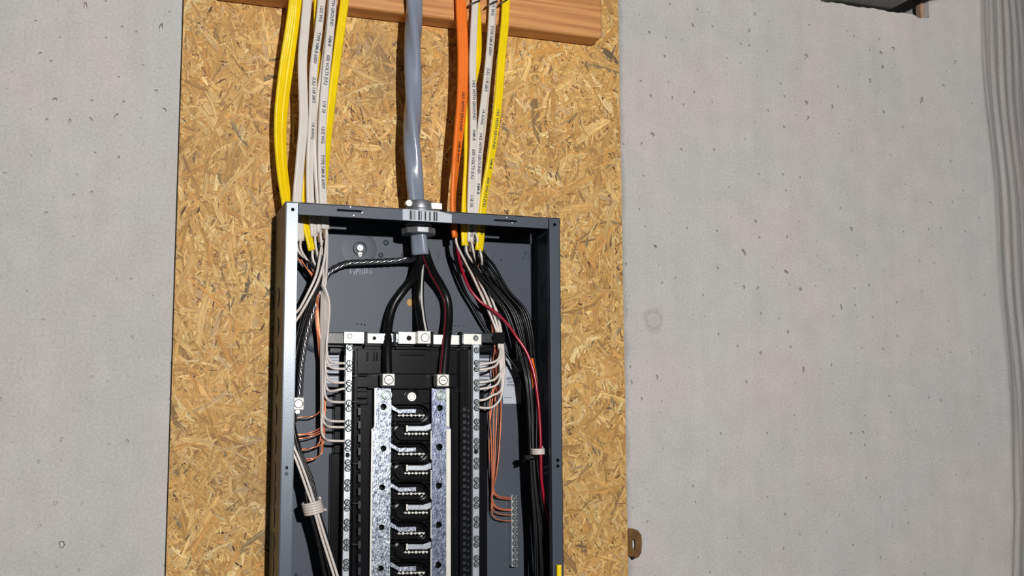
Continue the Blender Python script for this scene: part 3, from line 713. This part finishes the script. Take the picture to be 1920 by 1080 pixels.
# ---- neutral strap across the top
ns = MB(); ns.pbox(645, 626, 902, 643, .030, .036)
strap = ns.build('neutral_strap', ZINC, panel, bevel=.0006)
for (x0, y0, x1, y1, d1, hx, hy, hr) in [(645, 622, 683, 644, .0395, 0, 0, 0), (689, 626, 721, 644, .038, 702, 634, 3.2), (747, 622, 781, 645, .0395, 767, 634, 4.6), (812, 628, 861, 646, .038, 0, 0, 0), (869, 626, 903, 646, .0395, 0, 0, 0)]:
    k = MB(); a = W(x0, (y0 + y1) / 2, d1); b_ = W(x1, (y0 + y1) / 2, d1); zt_, zb_ = Z((x0 + x1) / 2, y0, d1), Z((x0 + x1) / 2, y1, d1)
    hs = [circle(X(hx, hy, d1), Z(hx, hy, d1), hr * .0007)] if hr else []
    k.prism(rectw(a.x, zb_, b_.x, zt_), .030, d1, hs, world=True); k.build('strap_plate', TIN, strap, bevel=.0005)
    if hr: k = MB(); k.cyl(W(hx, hy, .0362), hr * .00072, .0006, 'y', 16); k.build('hole_shade', HOLE, strap)  # near-black disc paints the darkness inside the hole
nl = MB(); q0, q1 = W(783, 620, .052), W(808, 645, .052); nl.box(q0.x, q1.x, q0.y, q0.y + .018, q1.z, q0.z)
nlug = nl.build('neutral_lug', TIN, strap, bevel=.0012)
k = MB(); c = W(797, 633, .052); k.torus(c, .0052, .0006, 'y', 26, 6, 1); k.cyl(c, .0048, .0004, 'y', 24); k.build('lug_screw', [TIN, STAPLE], nlug)
for (px, py) in ((656, 630), (892, 634)):
    k = MB(); c = W(px, py, .0395); k.cyl(c, .0042, .0012, 'y', 20, 0, .0036); k.torus(c + Vector((0, -.0012, 0)), .0026, .0006, 'y', 16, 6, 1); k.build('strap_screw', [SCREW, STAPLE], strap)
k = MB()
for x0 in (684, 738, 808, 862): k.pbox(x0, 622, x0 + 5, 649, .030, .041)
k.build('strap_clip', PLASTIC, interior, bevel=.0006)

# ---- neutral bars and ground bar, each with its screws
sk = MB(); sk.cyl((0, 0, 0), .0041, .0003, 'y', 14, 1); sk.cyl((0, -.0003, 0), .0035, .0016, 'y', 14, 0, .0027); sk.cyl((0, 0, 0), .0017, -.003, 'y', 10)
sk.box(-.0027, .0027, -.0021, -.0018, -.0006, .0006, 1)
scr0 = None
def screw(par, p):
    global scr0
    off = Vector(p) - wloc(par); rot = (0, rnd.uniform(0, 3.1), 0)
    if scr0 is None:
        scr0 = sk.build('terminal_screw', [SCREW, INK]); scr0.parent = par; scr0.location = off; scr0.rotation_euler = rot
    else: copy_to(scr0, par, off, rot)
ND = .046
def nbar(xt, xb_, wpx, ys, holey, y0=646, y1=1260):
    k = MB(); h = wpx / 2
    xx = lambda y: xt + (xb_ - xt) * (y - 650) / 430
    outl = [(xx(y0) - h, y0), (xx(y0) + h, y0), (xx(y1) + h, y1), (xx(y1) - h, y1)]
    k.prism(outl, ND - .009, ND, [circle(xx(holey), holey, 4.2, 12)])
    o = k.build('neutral_bar', NB, panel, bevel=.0006)
    for y in ys: screw(o, W(xx(y) + .5, y, ND))
    k = MB(); k.cyl(W(xx(holey), holey, ND - .006), .0029, .0004, 'y', 12); k.build('hole_shade', HOLE, o)  # black disc set in the hole as its painted shade
    k = MB(); xs = xx(y0)
    for yy in (700, 860, 1020): k.pbox(xx(yy) - 4, yy, xx(yy) + 5, yy + 14, .020, ND - .009)
    k.build('standoff', PLASTIC, o)
    return o
ysL = [652] + [680.5 + 37.3 * k + e for k in range(11) for e in (0, 11.5)]
ysR = [657] + [680.5 + 36.6 * k + e for k in range(11) for e in (0, 11.5)]
nbL = nbar(655, 648, 12.5, ysL, 853.5); nbR = nbar(893, 892.5, 12.5, ysR, 847)
# finger hooks between bars and base
k = MB()
for y in (704, 752, 868, 943, 1020):
    k.pbox(661, y, 672, y + 2, .034, .040)
k.build('bar_tab', PLASTIC2, interior, bevel=.0003)
gb = MB(); gx = [(959, 929), (970, 928), (971, 1062), (959.5, 1063)]
gb.prism(gx, .003, .014)
gbar = gb.build('ground_bar', NB, panel, bevel=.0005)
for i in range(11): screw(gbar, W(965.5 + .05 * i, 934 + 12.1 * i, .014))
# ground lug at the left wall
k = MB(); q0, q1 = W(551, 745, .036), W(570, 769, .036); k.box(q0.x, q1.x, q0.y, q0.y + .017, q1.z, q0.z)
glug = k.build('ground_lug', TIN, panel, bevel=.0012)
k = MB(); c = W(560, 757, .036); k.torus(c, .0052, .0006, 'y', 26, 6, 1); k.cyl(c, .0046, .0004, 'y', 24); k.build('lug_screw', [TIN, STAPLE], glug)
k = MB(); k.cyl(W(557, 772, .030), .0028, .004, 'y', 12); k.build('lug_screw', SCREW, glug)
# wire retaining hook at the right end of the crossbar
k = MB(); k.pbox(926, 623, 946, 644, .036, .040); k.pbox(926, 624, 930, 643, .030, .036); k.pbox(943, 622, 948, 641, .006, .040); k.pbox(925, 628, 930, 636, .040, .043)
k.build('wire_retainer', PLASTIC, panel, bevel=.0012)

# ================================================================== CONNECTOR AND SERVICE CABLE
con = empty('cable_connector', W(790, 400, .05), 'round metal cable connector clamping the thick grey cable into the box top', 'cable connector')
def at_z(px, py, d, z): p = W(px, py, d); return Vector((p.x, p.y, z))
cc = at_z(790, 400, .052, PZ1)
cc.x = X(787, 400, .052)
k = MB(); k.cyl(cc, .0205, .008, 'z', 32, 0, .0205); k.cyl(cc + Vector((0, 0, .008)), .0185, .011, 'z', 32, 0, .017); k.build('clamp_body', CONNECT, con, bevel=.0006)
k = MB(); k.box(cc.x + .012, cc.x + .027, cc.y - .013, cc.y - .004, cc.z + .008, cc.z + .0165); k.build('clamp_ear', TIN, con, bevel=.0006)
k = MB(); k.cyl(cc + Vector((-.019, -.010, .013)), .0045, .008, 'y', 14); k.build('clamp_screw', TIN, con, bevel=.0006)
ln = cc + Vector((0, 0, -.0165)); ln.x = X(785, 433, .052); ln.z = Z(785, 439, .052)
k = MB(); k.cyl(ln + Vector((0, 0, .004)), .0175, PZ1 - ln.z - .004, 'z', 28); k.build('nipple', CONNECT, con)
k = MB(); seg = 32
for i in range(seg):
    pass
k.cyl(ln + Vector((0, 0, -.001)), .0232, .0075, 'z', 10, 0, .0232, False)
k.build('locknut', CONNECT, con, bevel=.0008)

def seg_path(pts, step=.003): return spline(wp(pts), step)[0]
sv = empty('service_cable', W(775, 0, .05), 'thick glossy grey service cable dropping into the connector in the box top', 'cable')
P, par = spline(wp([(772, -60, .05), (775, 0, .05), (775, 100, .051), (773, 220, .052), (775, 300, .052), (779, 385, .052), (786, 430, .052), (789, 478, .050)]), .003)
def lobed(R, n=30, lobes=3, amp=.13): return [(R * (1 + amp * math.cos(lobes * 2 * math.pi * i / n)) * math.cos(2 * math.pi * i / n), R * (1 + amp * math.cos(lobes * 2 * math.pi * i / n)) * math.sin(2 * math.pi * i / n)) for i in range(n)]
k = MB(); k.sweep(P, lobed(.0109), [i * .050 for i in range(len(P))]); k.build('jacket', GRYJ, sv)
def conductor(name, pts, r, m, parent, stripe=None, sang=0.6, label=None, sw=.5):
    PP = seg_path(pts); k = MB(); seg = 16; mats = [m]
    prof = [(r * math.cos(2 * math.pi * j / seg), r * math.sin(2 * math.pi * j / seg)) for j in range(seg)]
    k.sweep(PP, prof)
    o = k.build(name, m, parent, label=label)
    if stripe:
        k = MB(); n_ = 5; r2 = r + .00025
        pr = [(r2 * math.cos(sang + sw * (j / n_ - .5)), r2 * math.sin(sang + sw * (j / n_ - .5))) for j in range(n_ + 1)]
        pr += [((r - .0002) * math.cos(sang + sw * (j / n_ - .5)), (r - .0002) * math.sin(sang + sw * (j / n_ - .5))) for j in range(n_, -1, -1)]
        k.sweep(PP, pr); k.build('stripe', stripe, o)
    return o
conductor('black_conductor', [(789, 466, .050), (787, 490, .044), (776, 520, .030), (756, 545, .022), (738, 572, .020), (729, 605, .024), (726, 650, .038), (727, 705, .048)], .0060, BLK, sv)
conductor('neutral_conductor', [(789, 468, .046), (788, 500, .034), (786, 540, .020), (787, 575, .020), (791, 605, .032), (796, 630, .043)], .0064, BLK, sv, WSTRIPE, 1.85, 'black conductor with a white stripe', .45)
conductor('striped_conductor', [(795, 466, .052), (802, 488, .046), (812, 512, .032), (826, 535, .024), (838, 562, .021), (841, 595, .026), (837, 640, .038), (831, 706, .048)], .0062, BLK, sv, STRIPE, 0.5, 'black conductor with a red stripe', .42)
def stranded(name, pts, R, m, parent, n=6, pitch=.022, r=None):
    PP = seg_path(pts, .0022); r = r or R * .46; k = MB()
    s_ = 0; arc = [0]
    for i in range(1, len(PP)): s_ += (PP[i] - PP[i - 1]).length; arc.append(s_)
    for j in range(n):
        Q = []
        for i, p in enumerate(PP):
            t_ = (PP[min(i + 1, len(PP) - 1)] - PP[max(i - 1, 0)]).normalized(); out = Vector((0, -1, 0)); out = (out - t_ * out.dot(t_)).normalized(); ac = t_.cross(out)
            a = arc[i] / pitch * 2 * math.pi + 2 * math.pi * j / n
            Q.append(p + ac * (R - r) * math.cos(a) + out * (R - r) * math.sin(a))
        k.tube(Q, r, 7)
    return k.build(name, m, parent)
stranded('bare_ground_conductor', [(786, 470, .046), (779, 484, .036), (755, 488, .024), (700, 491, .021), (655, 493, .021), (635, 499, .023), (618, 510, .025), (604, 535, .025), (588, 580, .028), (574, 630, .028), (566, 680, .030), (563, 720, .030), (561, 748, .030)], .0042, ALU, sv, 5, .045, .0016)
conductor('bare_ground_end', [(560, 765, .030), (556, 778, .030), (554, 792, .028)], .0016, ALU, sv)

# ================================================================== BRANCH CABLES
def stadium(w, h, n=7, ridges=True):
    """flat cable profile w wide, h thick, gently waisted between its three cores"""
    pts = []; r = h / 2
    for i in range(n + 1): a = -math.pi / 2 + math.pi * i / n; pts.append((w / 2 - r + r * math.cos(a), r * math.sin(a)))
    m = 9
    for i in range(1, m): u = (w / 2 - r) * (1 - 2 * i / m); pts.append((u, r * (1 - .10 * (1 - math.cos(u / (w / 2 - r) * 2 * math.pi)) / 2 * (1 if ridges else 0))))
    for i in range(n + 1): a = math.pi / 2 + math.pi * i / n; pts.append((-(w / 2 - r) + r * math.cos(a), r * math.sin(a)))
    for i in range(1, m): u = -(w / 2 - r) * (1 - 2 * i / m); pts.append((u, -r * (1 - .10 * (1 - math.cos(u / (w / 2 - r) * 2 * math.pi)) / 2 * (1 if ridges else 0))))
    return pts
def lay_text(k, P, ang, txt, size, start, side, mi):
    """print txt along the path on the flat face"""
    arc = [0]
    for i in range(1, len(P)): arc.append(arc[-1] + (P[i] - P[i - 1]).length)
    vs, fs = text_mesh(txt, size); out_v = []; arr = np.array(arc)
    for (x, y, _) in vs:
        s_ = start + x
        if s_ > arc[-1] - .002: return
        i = int(np.searchsorted(arr, s_)) ; i = max(1, min(i, len(P) - 1)); f = (s_ - arc[i - 1]) / max(1e-9, arc[i] - arc[i - 1])
        p = P[i - 1].lerp(P[i], f)
        t_ = (P[min(i + 1, len(P) - 1)] - P[max(i - 2, 0)]).normalized(); o_ = Vector((0, -1, 0)); o_ = (o_ - t_ * o_.dot(t_)).normalized(); ac = t_.cross(o_)
        a = ang[i - 1] + (ang[i] - ang[i - 1]) * f; u, w = -y, side
        out_v.append(p + ac * (u * math.cos(a) - w * math.sin(a)) + o_ * (u * math.sin(a) + w * math.cos(a)))
    k.add(out_v, fs, mi)
def nm_cable(label, m, pts, angs, w=.0115, h=.0052, text=None, tstart=.01, group=None, wires=(), paper=False, tcol=None):
    """pts: measured centreline (px, py, depth) top to bottom; angs: turn of the flat face at each point, degrees"""
    root = empty('electrical_cable', W(*pts[0]), label, 'cable', group)
    P, par = spline(wp(pts), .004)
    ang = [math.radians(float(np.interp(q, range(len(angs)), angs))) for q in par]
    k = MB(); k.sweep(P, stadium(w, h), ang)
    if text:
        s_ = tstart
        for tx in text:
            lay_text(k, P, ang, tx, .0060, s_, h / 2 + .0002, 1); s_ += len(tx) * .0036 + .012
    o = k.build('sheath', [m, tcol or FAINTINK], root)
    if paper:
        q = pts[-1]; kk = MB(); kk.sweep(seg_path([(q[0], q[1] - 2, q[2]), (q[0] + 1, q[1] + 18, q[2])]), stadium(w * .6, h * .7, 4, False)); kk.build('paper_filler', PAPER, root)
    for (nm, wm, wpts, r) in wires:
        kk = MB(); kk.tube(spline(wp(wpts), .003)[0], r, 9); kk.build(nm, wm, root)
    return root
RW = .00165; RC = .00088
TXT = ['14/2 WITH GROUND', 'NM-B', '600 VOLTS (UL)', '118 30']
TXT2 = ['12/2 WG', 'TYPE NM-B 600V', '(UL) 118 28/3', '14 AWG']

# --- left side wires
Ly = [681, 691.5, 717.5, 729, 754, 790, 801, 827]
def white_left(i, sx, sy, sd):
    y = Ly[i]; x = 612.5 - 1.1 * i - (2 if i > 4 else 0); dd = .040 - .0012 * i
    xs = 616 - i * 1.8
    p = [(sx, sy, sd), (sx + 2, sy + 22, sd), ((sx + xs) / 2 + 3, 505 + i * 3, .044 - .001 * i), (xs, 560, dd + .003), (xs - 1, 620, dd)]
    if y - 30 > 640: p += [(x, max(645, y - 36), dd)]
    if i == 3: p += [(x + 1, y - 8, dd), (x + 8, y + 4, dd), (630, y + 3, .042), (643, y, .0415), (652, y, .0415)]
    else: p += [(x + 1, y - 16, dd), (x + 6, y - 5, dd), (x + 14, y - 1, .041), (635, y, .0415), (652, y, .0415)]
    return ('white_wire', WIN, p, RW)
def black_left(i, sx, sy, sd):
    o_ = i * 2.6; q = (i * 37 % 5) * .0025
    return ('black_wire', BLK, [(sx, sy, sd), (sx + 1, sy + 25, sd - .004), (603 - o_ * .7, 515 + i, .040 + q), (590 - o_, 560 + i, .036 + q), (572 - o_ * .6, 610, .032 + q), (557 - o_ * .4, 665, .030 + q),
            (550 - o_ * .3, 730, .031 + q), (551 - o_ * .3, 790, .034 + q), (560 - o_ * .9 + 6, 850, .038 + q), (578 - o_ + 8, 900, .042 + q), (590 - o_ + 6, 950, .045 + q), (606 - o_ * 1.1 + 8, 1010, .045 + q), (627 - o_ * 1.3 + 6, 1085, .045 + q), (650 - o_ * 1.3 + 8, 1180, .045 + q)], RW)
def copper_left(i, sx, sy, sd):
    ye = [783, 812, 816, 842, 843, 864, 862, 820][i]; x = 600 + (i % 4) * 2.1 - (i // 4); d_ = .024 + .0014 * (i % 4)
    return ('bare_ground_wire', COPPER, [(sx, sy, sd), (sx - 1, sy + 30, sd - .008), (596 - (i % 3), 530 + i * 3, .034), (592 + (i % 4) * 1.5, 580, .030), (596 + (i % 4) * 1.6, 640, d_ + .003), (x + 3, 700, d_), (x + 4, 750, d_), (x + 2, ye - 26, d_), (x - 2, ye - 10, d_), (585, ye - 2, d_ + .002), (566, ye + (2 if i % 2 else -1), d_), (545, ye + 2, d_)], RC)
def left_wires(i, x, y, d): return [black_left(i, x - 1.5, y - 3, d), white_left(i, x + 1.5, y - 3, d + .001), copper_left(i, x, y - 3, d - .001)]

nm_cable('outermost left yellow flat cable, bowing out to the far left of the box', YEL,
         [(550, -50, .046), (549, 0, .046), (541, 60, .042), (530, 130, .036), (521, 220, .032), (523, 300, .033), (534, 378, .042), (546, 425, .046), (556, 452, .045)], [10, 10, 10, 20, 30, 40, 35, 20, 20], .0108, .0052, wires=left_wires(0, 556, 452, .045))
nm_cable('second yellow flat cable, lying against the outermost left yellow one', YEL,
         [(560, -50, .046), (559, 0, .045), (553, 60, .038), (544, 120, .032), (532, 220, .027), (532, 300, .028), (541, 378, .038), (551, 425, .040), (560, 452, .040)], [25, 25, 30, 35, 40, 45, 40, 20, 20], .0108, .0052, wires=left_wires(1, 560, 452, .040))
nm_cable('plain white flat cable without print, leftmost of the white ones', WHT,
         [(577, -50, .050), (576, 0, .050), (571, 60, .052), (567, 120, .054), (569, 220, .056), (563, 300, .055), (557, 378, .052), (560, 420, .050), (562, 452, .048)], [12, 12, 15, 15, 20, 25, 15, 15, 20], .0128, .0052, wires=left_wires(2, 562, 452, .048))
nm_cable('thin-looking yellow cable seen edge on between the white printed cables at left', YEL,
         [(592, -50, .038), (592, 0, .038), (592, 60, .037), (597, 120, .037), (594, 180, .036), (583, 270, .036), (573, 330, .038), (570, 378, .040), (573, 420, .046), (579, 445, .048), (584, 470, .047)], [80, 80, 75, 40, 60, 60, 55, 40, 30, 25, 30], .0105, .0050, wires=left_wires(3, 584, 470, .046))
nm_cable('white flat cable with grey printing, second white from the left', WHT,
         [(604, -50, .050), (603, 0, .050), (597, 60, .052), (588, 130, .055), (586, 210, .055), (581, 300, .053), (582, 378, .051), (587, 415, .049), (589, 444, .047)], [10, 10, 10, 10, 25, 35, 20, 25, 30], .0110, .0050, TXT2, .045, wires=left_wires(4, 589, 444, .047))
nm_cable('narrow edge-on white cable, left neighbour of the widest printed white cable', WHT,
         [(621, -50, .045), (618, 0, .045), (613, 60, .046), (606, 120, .048), (596, 190, .049), (591, 250, .050), (594, 320, .050), (597, 378, .049), (599, 415, .048), (599, 437, .047)], [80, 80, 78, 70, 60, 45, 45, 55, 45, 45], .0100, .0050, wires=left_wires(5, 599, 437, .047), paper=True)
nm_cable('white flat cable with the boldest blue-grey printing, rightmost white of the left bunch', WHT,
         [(625, -50, .051), (624, 0, .051), (619, 60, .053), (611, 140, .056), (605, 220, .058), (603, 300, .057), (606, 378, .054), (609, 410, .050), (610, 430, .049)], [8, 8, 8, 8, 12, 20, 15, 15, 15], .0112, .0052, TXT + TXT2, .018, wires=left_wires(6, 610, 430, .049), paper=True)
nm_cable('yellow flat cable forming the right side of the left bunch, tucking behind the white ones', YEL,
         [(648, -50, .049), (646, 0, .049), (638, 60, .049), (630, 120, .048), (620, 200, .046), (614, 260, .044), (609, 320, .040), (605, 378, .040), (604, 410, .040), (602, 430, .040)], [12, 12, 15, 18, 25, 30, 40, 40, 40, 40], .0122, .0052, wires=left_wires(7, 602, 430, .040))
# two more white wires crossing the left bunch towards the left wall, then down in the lower bundle
cw = empty('white_wire_pair', W(600, 470, .055), 'two white wires sweeping left behind the flange and down in the tied lower bundle', 'wire')
for i, pts in enumerate([[(603, 462, .050), (600, 480, .056), (593, 515, .060), (578, 548, .060), (562, 578, .058), (546, 600, .055), (533, 650, .050), (528, 740, .050), (538, 820, .052), (556, 865, .056), (574, 915, .058), (588, 955, .058), (604, 1010, .057), (626, 1080, .056), (655, 1180, .055)],
                         [(612, 430, .050), (611, 460, .054), (607, 492, .058), (596, 528, .060), (580, 560, .060), (564, 588, .058), (550, 612, .055), (538, 660, .050), (533, 740, .050), (543, 815, .052), (560, 858, .056), (578, 906, .058), (592, 950, .058), (609, 1005, .057), (633, 1080, .056), (664, 1180, .055)]]):
    k = MB(); k.tube(seg_path(pts), .0017, 10); k.build('white_wire', WIN, cw)
def coil(label, c0, c1, rx, ry, turns, m, r, tail=True, dax=None):
    """wire wound round a bundle: c0, c1 are the centres at the first and last turn"""
    root = empty('wire_wrap', c0, label, 'wire tie')
    ax = (c1 - c0).normalized(); out = Vector((0, -1, 0)); ac = ax.cross(out).normalized(); n = turns * 24; P = []
    for i in range(n + 1):
        a = 2 * math.pi * turns * i / n + math.pi; P.append(c0.lerp(c1, i / n) + ac * rx * math.cos(a) + out * ry * math.sin(a))
    if tail: P.append(P[-1] + ac * -.004 + out * .002); 
    k = MB(); k.tube(P, r, 8); k.build('wire_turns', m, root); return root
coil('white wire wound five times round the lower left wire bundle', W(583, 939, .050), W(589, 962, .050), .0115, .0115, 5, WIN, .0016)

# --- right side wires
Ry = [684, 694, 718, 730, 751, 765]
def white_right(i, sx, sy, sd):
    y = Ry[i]; o_ = [0, 7, 14, 1, 8, 15][i]; dd = .042; lo = .007 if i > 2 else 0
    xl = [931, 929, 929, 930, 929, 944][i]
    p = [(sx, sy, sd), (sx + 4, sy + 20, sd), (885 + o_ * 1.3, 515, .034 - lo), (902 + o_ * 1.2, 552, .030 - lo), (919 + o_ * .95, 590, .030 - lo), (930 + o_ * .62, 618, .032), (934 + o_ * .5, 635, .034), (936 + o_ * .5, 655, .036)]
    if i < 5: p += [((xl + 938 + o_) / 2 + 4, y - 30, .040), (xl + 5, y - 14, .043), (xl - 3, y - 6 - (5 if i == 4 else 0), .045), (910, y - 2 + (0), .044), (893, y, .0415)]
    else: p += [(945, 690, .040), (943, 725, .041), (938, 748, .043), (924, 763, .044), (908, 765, .043), (893, 763, .0415)]
    return ('white_wire', WIN, p, RW)
def black_path(j, q):
    return [(914 + j * 5.5, 545, .033 + q), (941 + j * 6.2, 582, .033 + q), (957 + j * 5.6, 620, .036 + q), (971 + j * 4.2, 662, .042 + q), (984 + j * 3.2, 715, .050 + q),
            (990 + j * 2.8, 780, .050 + q), (993 + j * 2.2, 845, .050 + q), (996 + j * 2.9, 920, .050 + q), (1000 + j * 4.0, 990, .050 + q), (1001 + j * 5.2, 1080, .050 + q), (1003 + j * 5.4, 1180, .050 + q)]
def black_right(i, sx, sy, sd):
    j = (0, 2.6, 1.3, 5.2, 3.9, 6.5)[i]; q = ((i * 29) % 5) * .0022 - .003
    return ('black_wire', BLK, [(sx, sy, sd), (sx + 3, sy + 20, sd), (880 + j * 6, 508 - j, .037 + q)] + black_path(j, q), .0020)
def copper_right(i, sx, sy, sd):
    ye = [933, 936, 955, 966, 977, 957][i]; x = 917 + [0, 12, 4, 17, 8, 20][i]; d_ = .014 + .0035 * (i % 3)
    return ('bare_ground_wire', COPPER, [(sx, sy, sd), (sx + 1, sy + 22, sd - .006), (884 + i * 2, 520, .026), (904 + i * 2, 560, .020), (920 + i * 2, 600, .022), (925 + i * 3.2, 640, .028), (924 + [9, 0, 14, 4, 18, 6][i], 690, d_ + .003), (919 + [4, 13, 0, 18, 9, 20][i], 750, d_), (x, 830, d_), (x - (x - 924) * .5, 890, d_), (924 - i * .6, ye - 24, .015), (929 - i * .3, ye - 7, .015), (942, ye - 1, .012), (962, ye, .0095)], RC)
def right_wires(i, x, y, d): return [black_right(i, x - 1.5, y - 3, d), white_right(i, x + 1.5, y - 3, d + .001), copper_right(i, x, y - 3, d - .001)]

ow = right_wires(0, 853, 446, .050)
ow[0] = ('black_wire', BLK, [(851, 443, .048), (852, 470, .042), (858, 505, .030), (869, 540, .022), (887, 574, .018), (908, 610, .018), (930, 640, .020), (955, 672, .024), (978, 712, .034), (990, 780, .046), (994, 850, .050), (999, 930, .050), (1003, 1000, .050), (1004, 1090, .050), (1005, 1180, .050)], .0021)
ow.append(('red_wire', RED, [(854, 442, .050), (858, 470, .046), (866, 505, .034), (880, 540, .030), (902, 567, .032), (928, 585, .038), (950, 606, .044), (970, 634, .050), (988, 662, .054), (1001, 700, .058), (1008, 745, .060), (1012, 790, .061), (1014, 845, .062), (1015, 895, .062), (1021, 940, .060), (1031, 985, .058), (1037, 1040, .056), (1039, 1090, .055), (1040, 1180, .055)], .0021))
oc = nm_cable('bright orange flat cable, only one of its colour', ORG,
         [(863, -50, .048), (864, 0, .048), (867, 70, .050), (868, 120, .052), (866, 190, .054), (859, 260, .055), (853, 320, .055), (849, 378, .053), (851, 420, .051), (853, 446, .050)], [5, 5, 5, 5, 10, 30, 50, 65, 60, 60], .0158, .0062, ['10/3 WITH GROUND', 'NM-B 600V'], .17, wires=ow, tcol=INK)
k = MB(); k.sweep(seg_path([(995, 672, .050), (1000, 700, .052), (1003, 722, .052), (1006, 745, .050)]), stadium(.0075, .004, 5, False)); k.build('orange_lit_strip', ORG, oc)  # orange strip painted in where the red wire looks lit orange
nm_cable('white flat cable hanging just right of the orange one, print in its lower half', WHT,
         [(892, -50, .050), (891, 0, .050), (888, 60, .052), (886, 120, .054), (887, 190, .056), (887, 260, .056), (884, 330, .055), (882, 390, .053), (883, 430, .051), (882, 454, .050)], [10, 10, 12, 12, 12, 12, 12, 10, 10, 10], .0105, .0050, TXT + TXT2, .155, wires=right_wires(1, 882, 454, .050), paper=True)
nm_cable('yellow flat cable weaving behind the white cable beside the orange one', YEL,
         [(893, -50, .040), (894, 0, .040), (897, 60, .041), (896, 110, .042), (888, 155, .040), (879, 190, .040), (876, 240, .042), (875, 310, .044), (872, 378, .046), (871, 430, .048), (872, 461, .048)], [30, 30, 30, 30, 40, 40, 40, 38, 20, 12, 12], .0108, .0050, wires=right_wires(2, 872, 461, .048))
nm_cable('white printed flat cable, right-hand white one of the right bunch', WHT,
         [(924, -50, .050), (923, 0, .050), (920, 60, .052), (915, 120, .054), (907, 190, .056), (901, 240, .056), (897, 300, .055), (894, 378, .052), (892, 420, .050), (890, 440, .050)], [10, 10, 10, 12, 12, 12, 12, 15, 20, 30], .0098, .0050, TXT2 + TXT, .040, wires=right_wires(3, 890, 440, .050), paper=True)
nm_cable('beige-white cable almost hidden behind the right-hand printed white cable', WHT,
         [(930, -50, .043), (928, 0, .043), (925, 60, .044), (919, 120, .046), (912, 190, .047), (907, 240, .048), (900, 300, .048), (896, 378, .047), (897, 420, .046), (896, 438, .046)], [60, 60, 55, 50, 45, 40, 38, 35, 35, 35], .0088, .0046, wires=right_wires(4, 896, 438, .046))
nm_cable('rightmost yellow flat cable with dark print, crossing in towards the box', YEL,
         [(951, -50, .050), (949, 0, .050), (946, 50, .052), (940, 110, .055), (935, 180, .057), (927, 250, .057), (918, 310, .055), (909, 360, .053), (904, 400, .051), (901, 440, .050), (898, 470, .049)], [10, 10, 10, 10, 12, 15, 25, 28, 25, 20, 15], .0125, .0052, TXT, .20, wires=right_wires(5, 898, 470, .049))
coil('white wire wound three times round the red and black wires at right', W(1008, 840, .058), W(1009, 851, .058), .0082, .0095, 3, WIN, .0016)
zt = empty('cable_tie', W(993, 860, .052), 'black plastic cable tie round the black wires on the right side of the box', 'cable tie')
k = MB(); c = W(994, 857, .053)
P = [c + Vector((.0095 * math.cos(a), .011 * math.sin(a), 0)) for a in [2 * math.pi * i / 24 for i in range(25)]]
k.sweep(P, [(-.0022, -.0006), (.0022, -.0006), (.0022, .0006), (-.0022, .0006)]); k.build('strap', BLK, zt)
k = MB(); q = W(990, 858, .064); k.box(q.x - .003, q.x + .003, q.y, q.y + .004, q.z - .003, q.z + .003); k.build('buckle', BLK, zt, bevel=.0006)
k = MB(); k.tube(seg_path([(990, 861, .064), (985, 863, .058), (981, 866, .050)]), .0012, 6); k.build('tail', BLK, zt)

bb = empty('black_wire_bundle', W(900, 470, .048), 'loose black wires filling the shiny black bundle along the right wall of the box', 'wires')
for j, q in ((.6, .004), (2, -.004), (3.2, .006), (4.5, -.003), (5.8, .005), (7.2, 0)):
    k = MB(); k.tube(seg_path([(884 + j * 2, 445, .044), (886 + j * 3, 475, .045), (888 + j * 5.5, 508 - j, .036 + q)] + black_path(j, q)), .0019, 9); k.build('black_wire', BLK, bb)

# short yellow cable at the lower right flange
yc = empty('electrical_cable', W(1048, 1180, .098), 'short yellow end lying over the right flange at the bottom edge of the picture', 'cable')
k = MB(); k.sweep(seg_path([(1048, 1059, .099), (1048, 1120, .099), (1047, 1220, .100)]), stadium(.0068, .0045)); k.build('sheath', YEL, yc)

# ================================================================== STAPLES on the lumber
for (x0, x1, yl, yr, lab) in [(878, 900, 11, 1, 'dark wire staple over the white cable next to the orange one'), (911, 932, 13, 2, 'dark wire staple over the right-hand printed white cable'), (936, 951, 9, 0, 'dark wire staple over the rightmost yellow cable')]:
    k = MB(); pts = [W(x0, yl, .036), W(x0 + 1, yl - 1, .0545), W((x0 + x1) / 2, (yl + yr) / 2 - 1, .0560), W(x1 - 1, yr, .0545), W(x1, yr, .036)]
    P = []
    for a, b_ in zip(pts[:-1], pts[1:]): P += [a.lerp(b_, f) for f in (0, .25, .5, .75)]
    P.append(pts[-1]); k.tube(P, .0011, 8)
    o = k.build('cable_staple', STAPLE); tag(o, lab, 'staple', 'staples on the lumber plank')
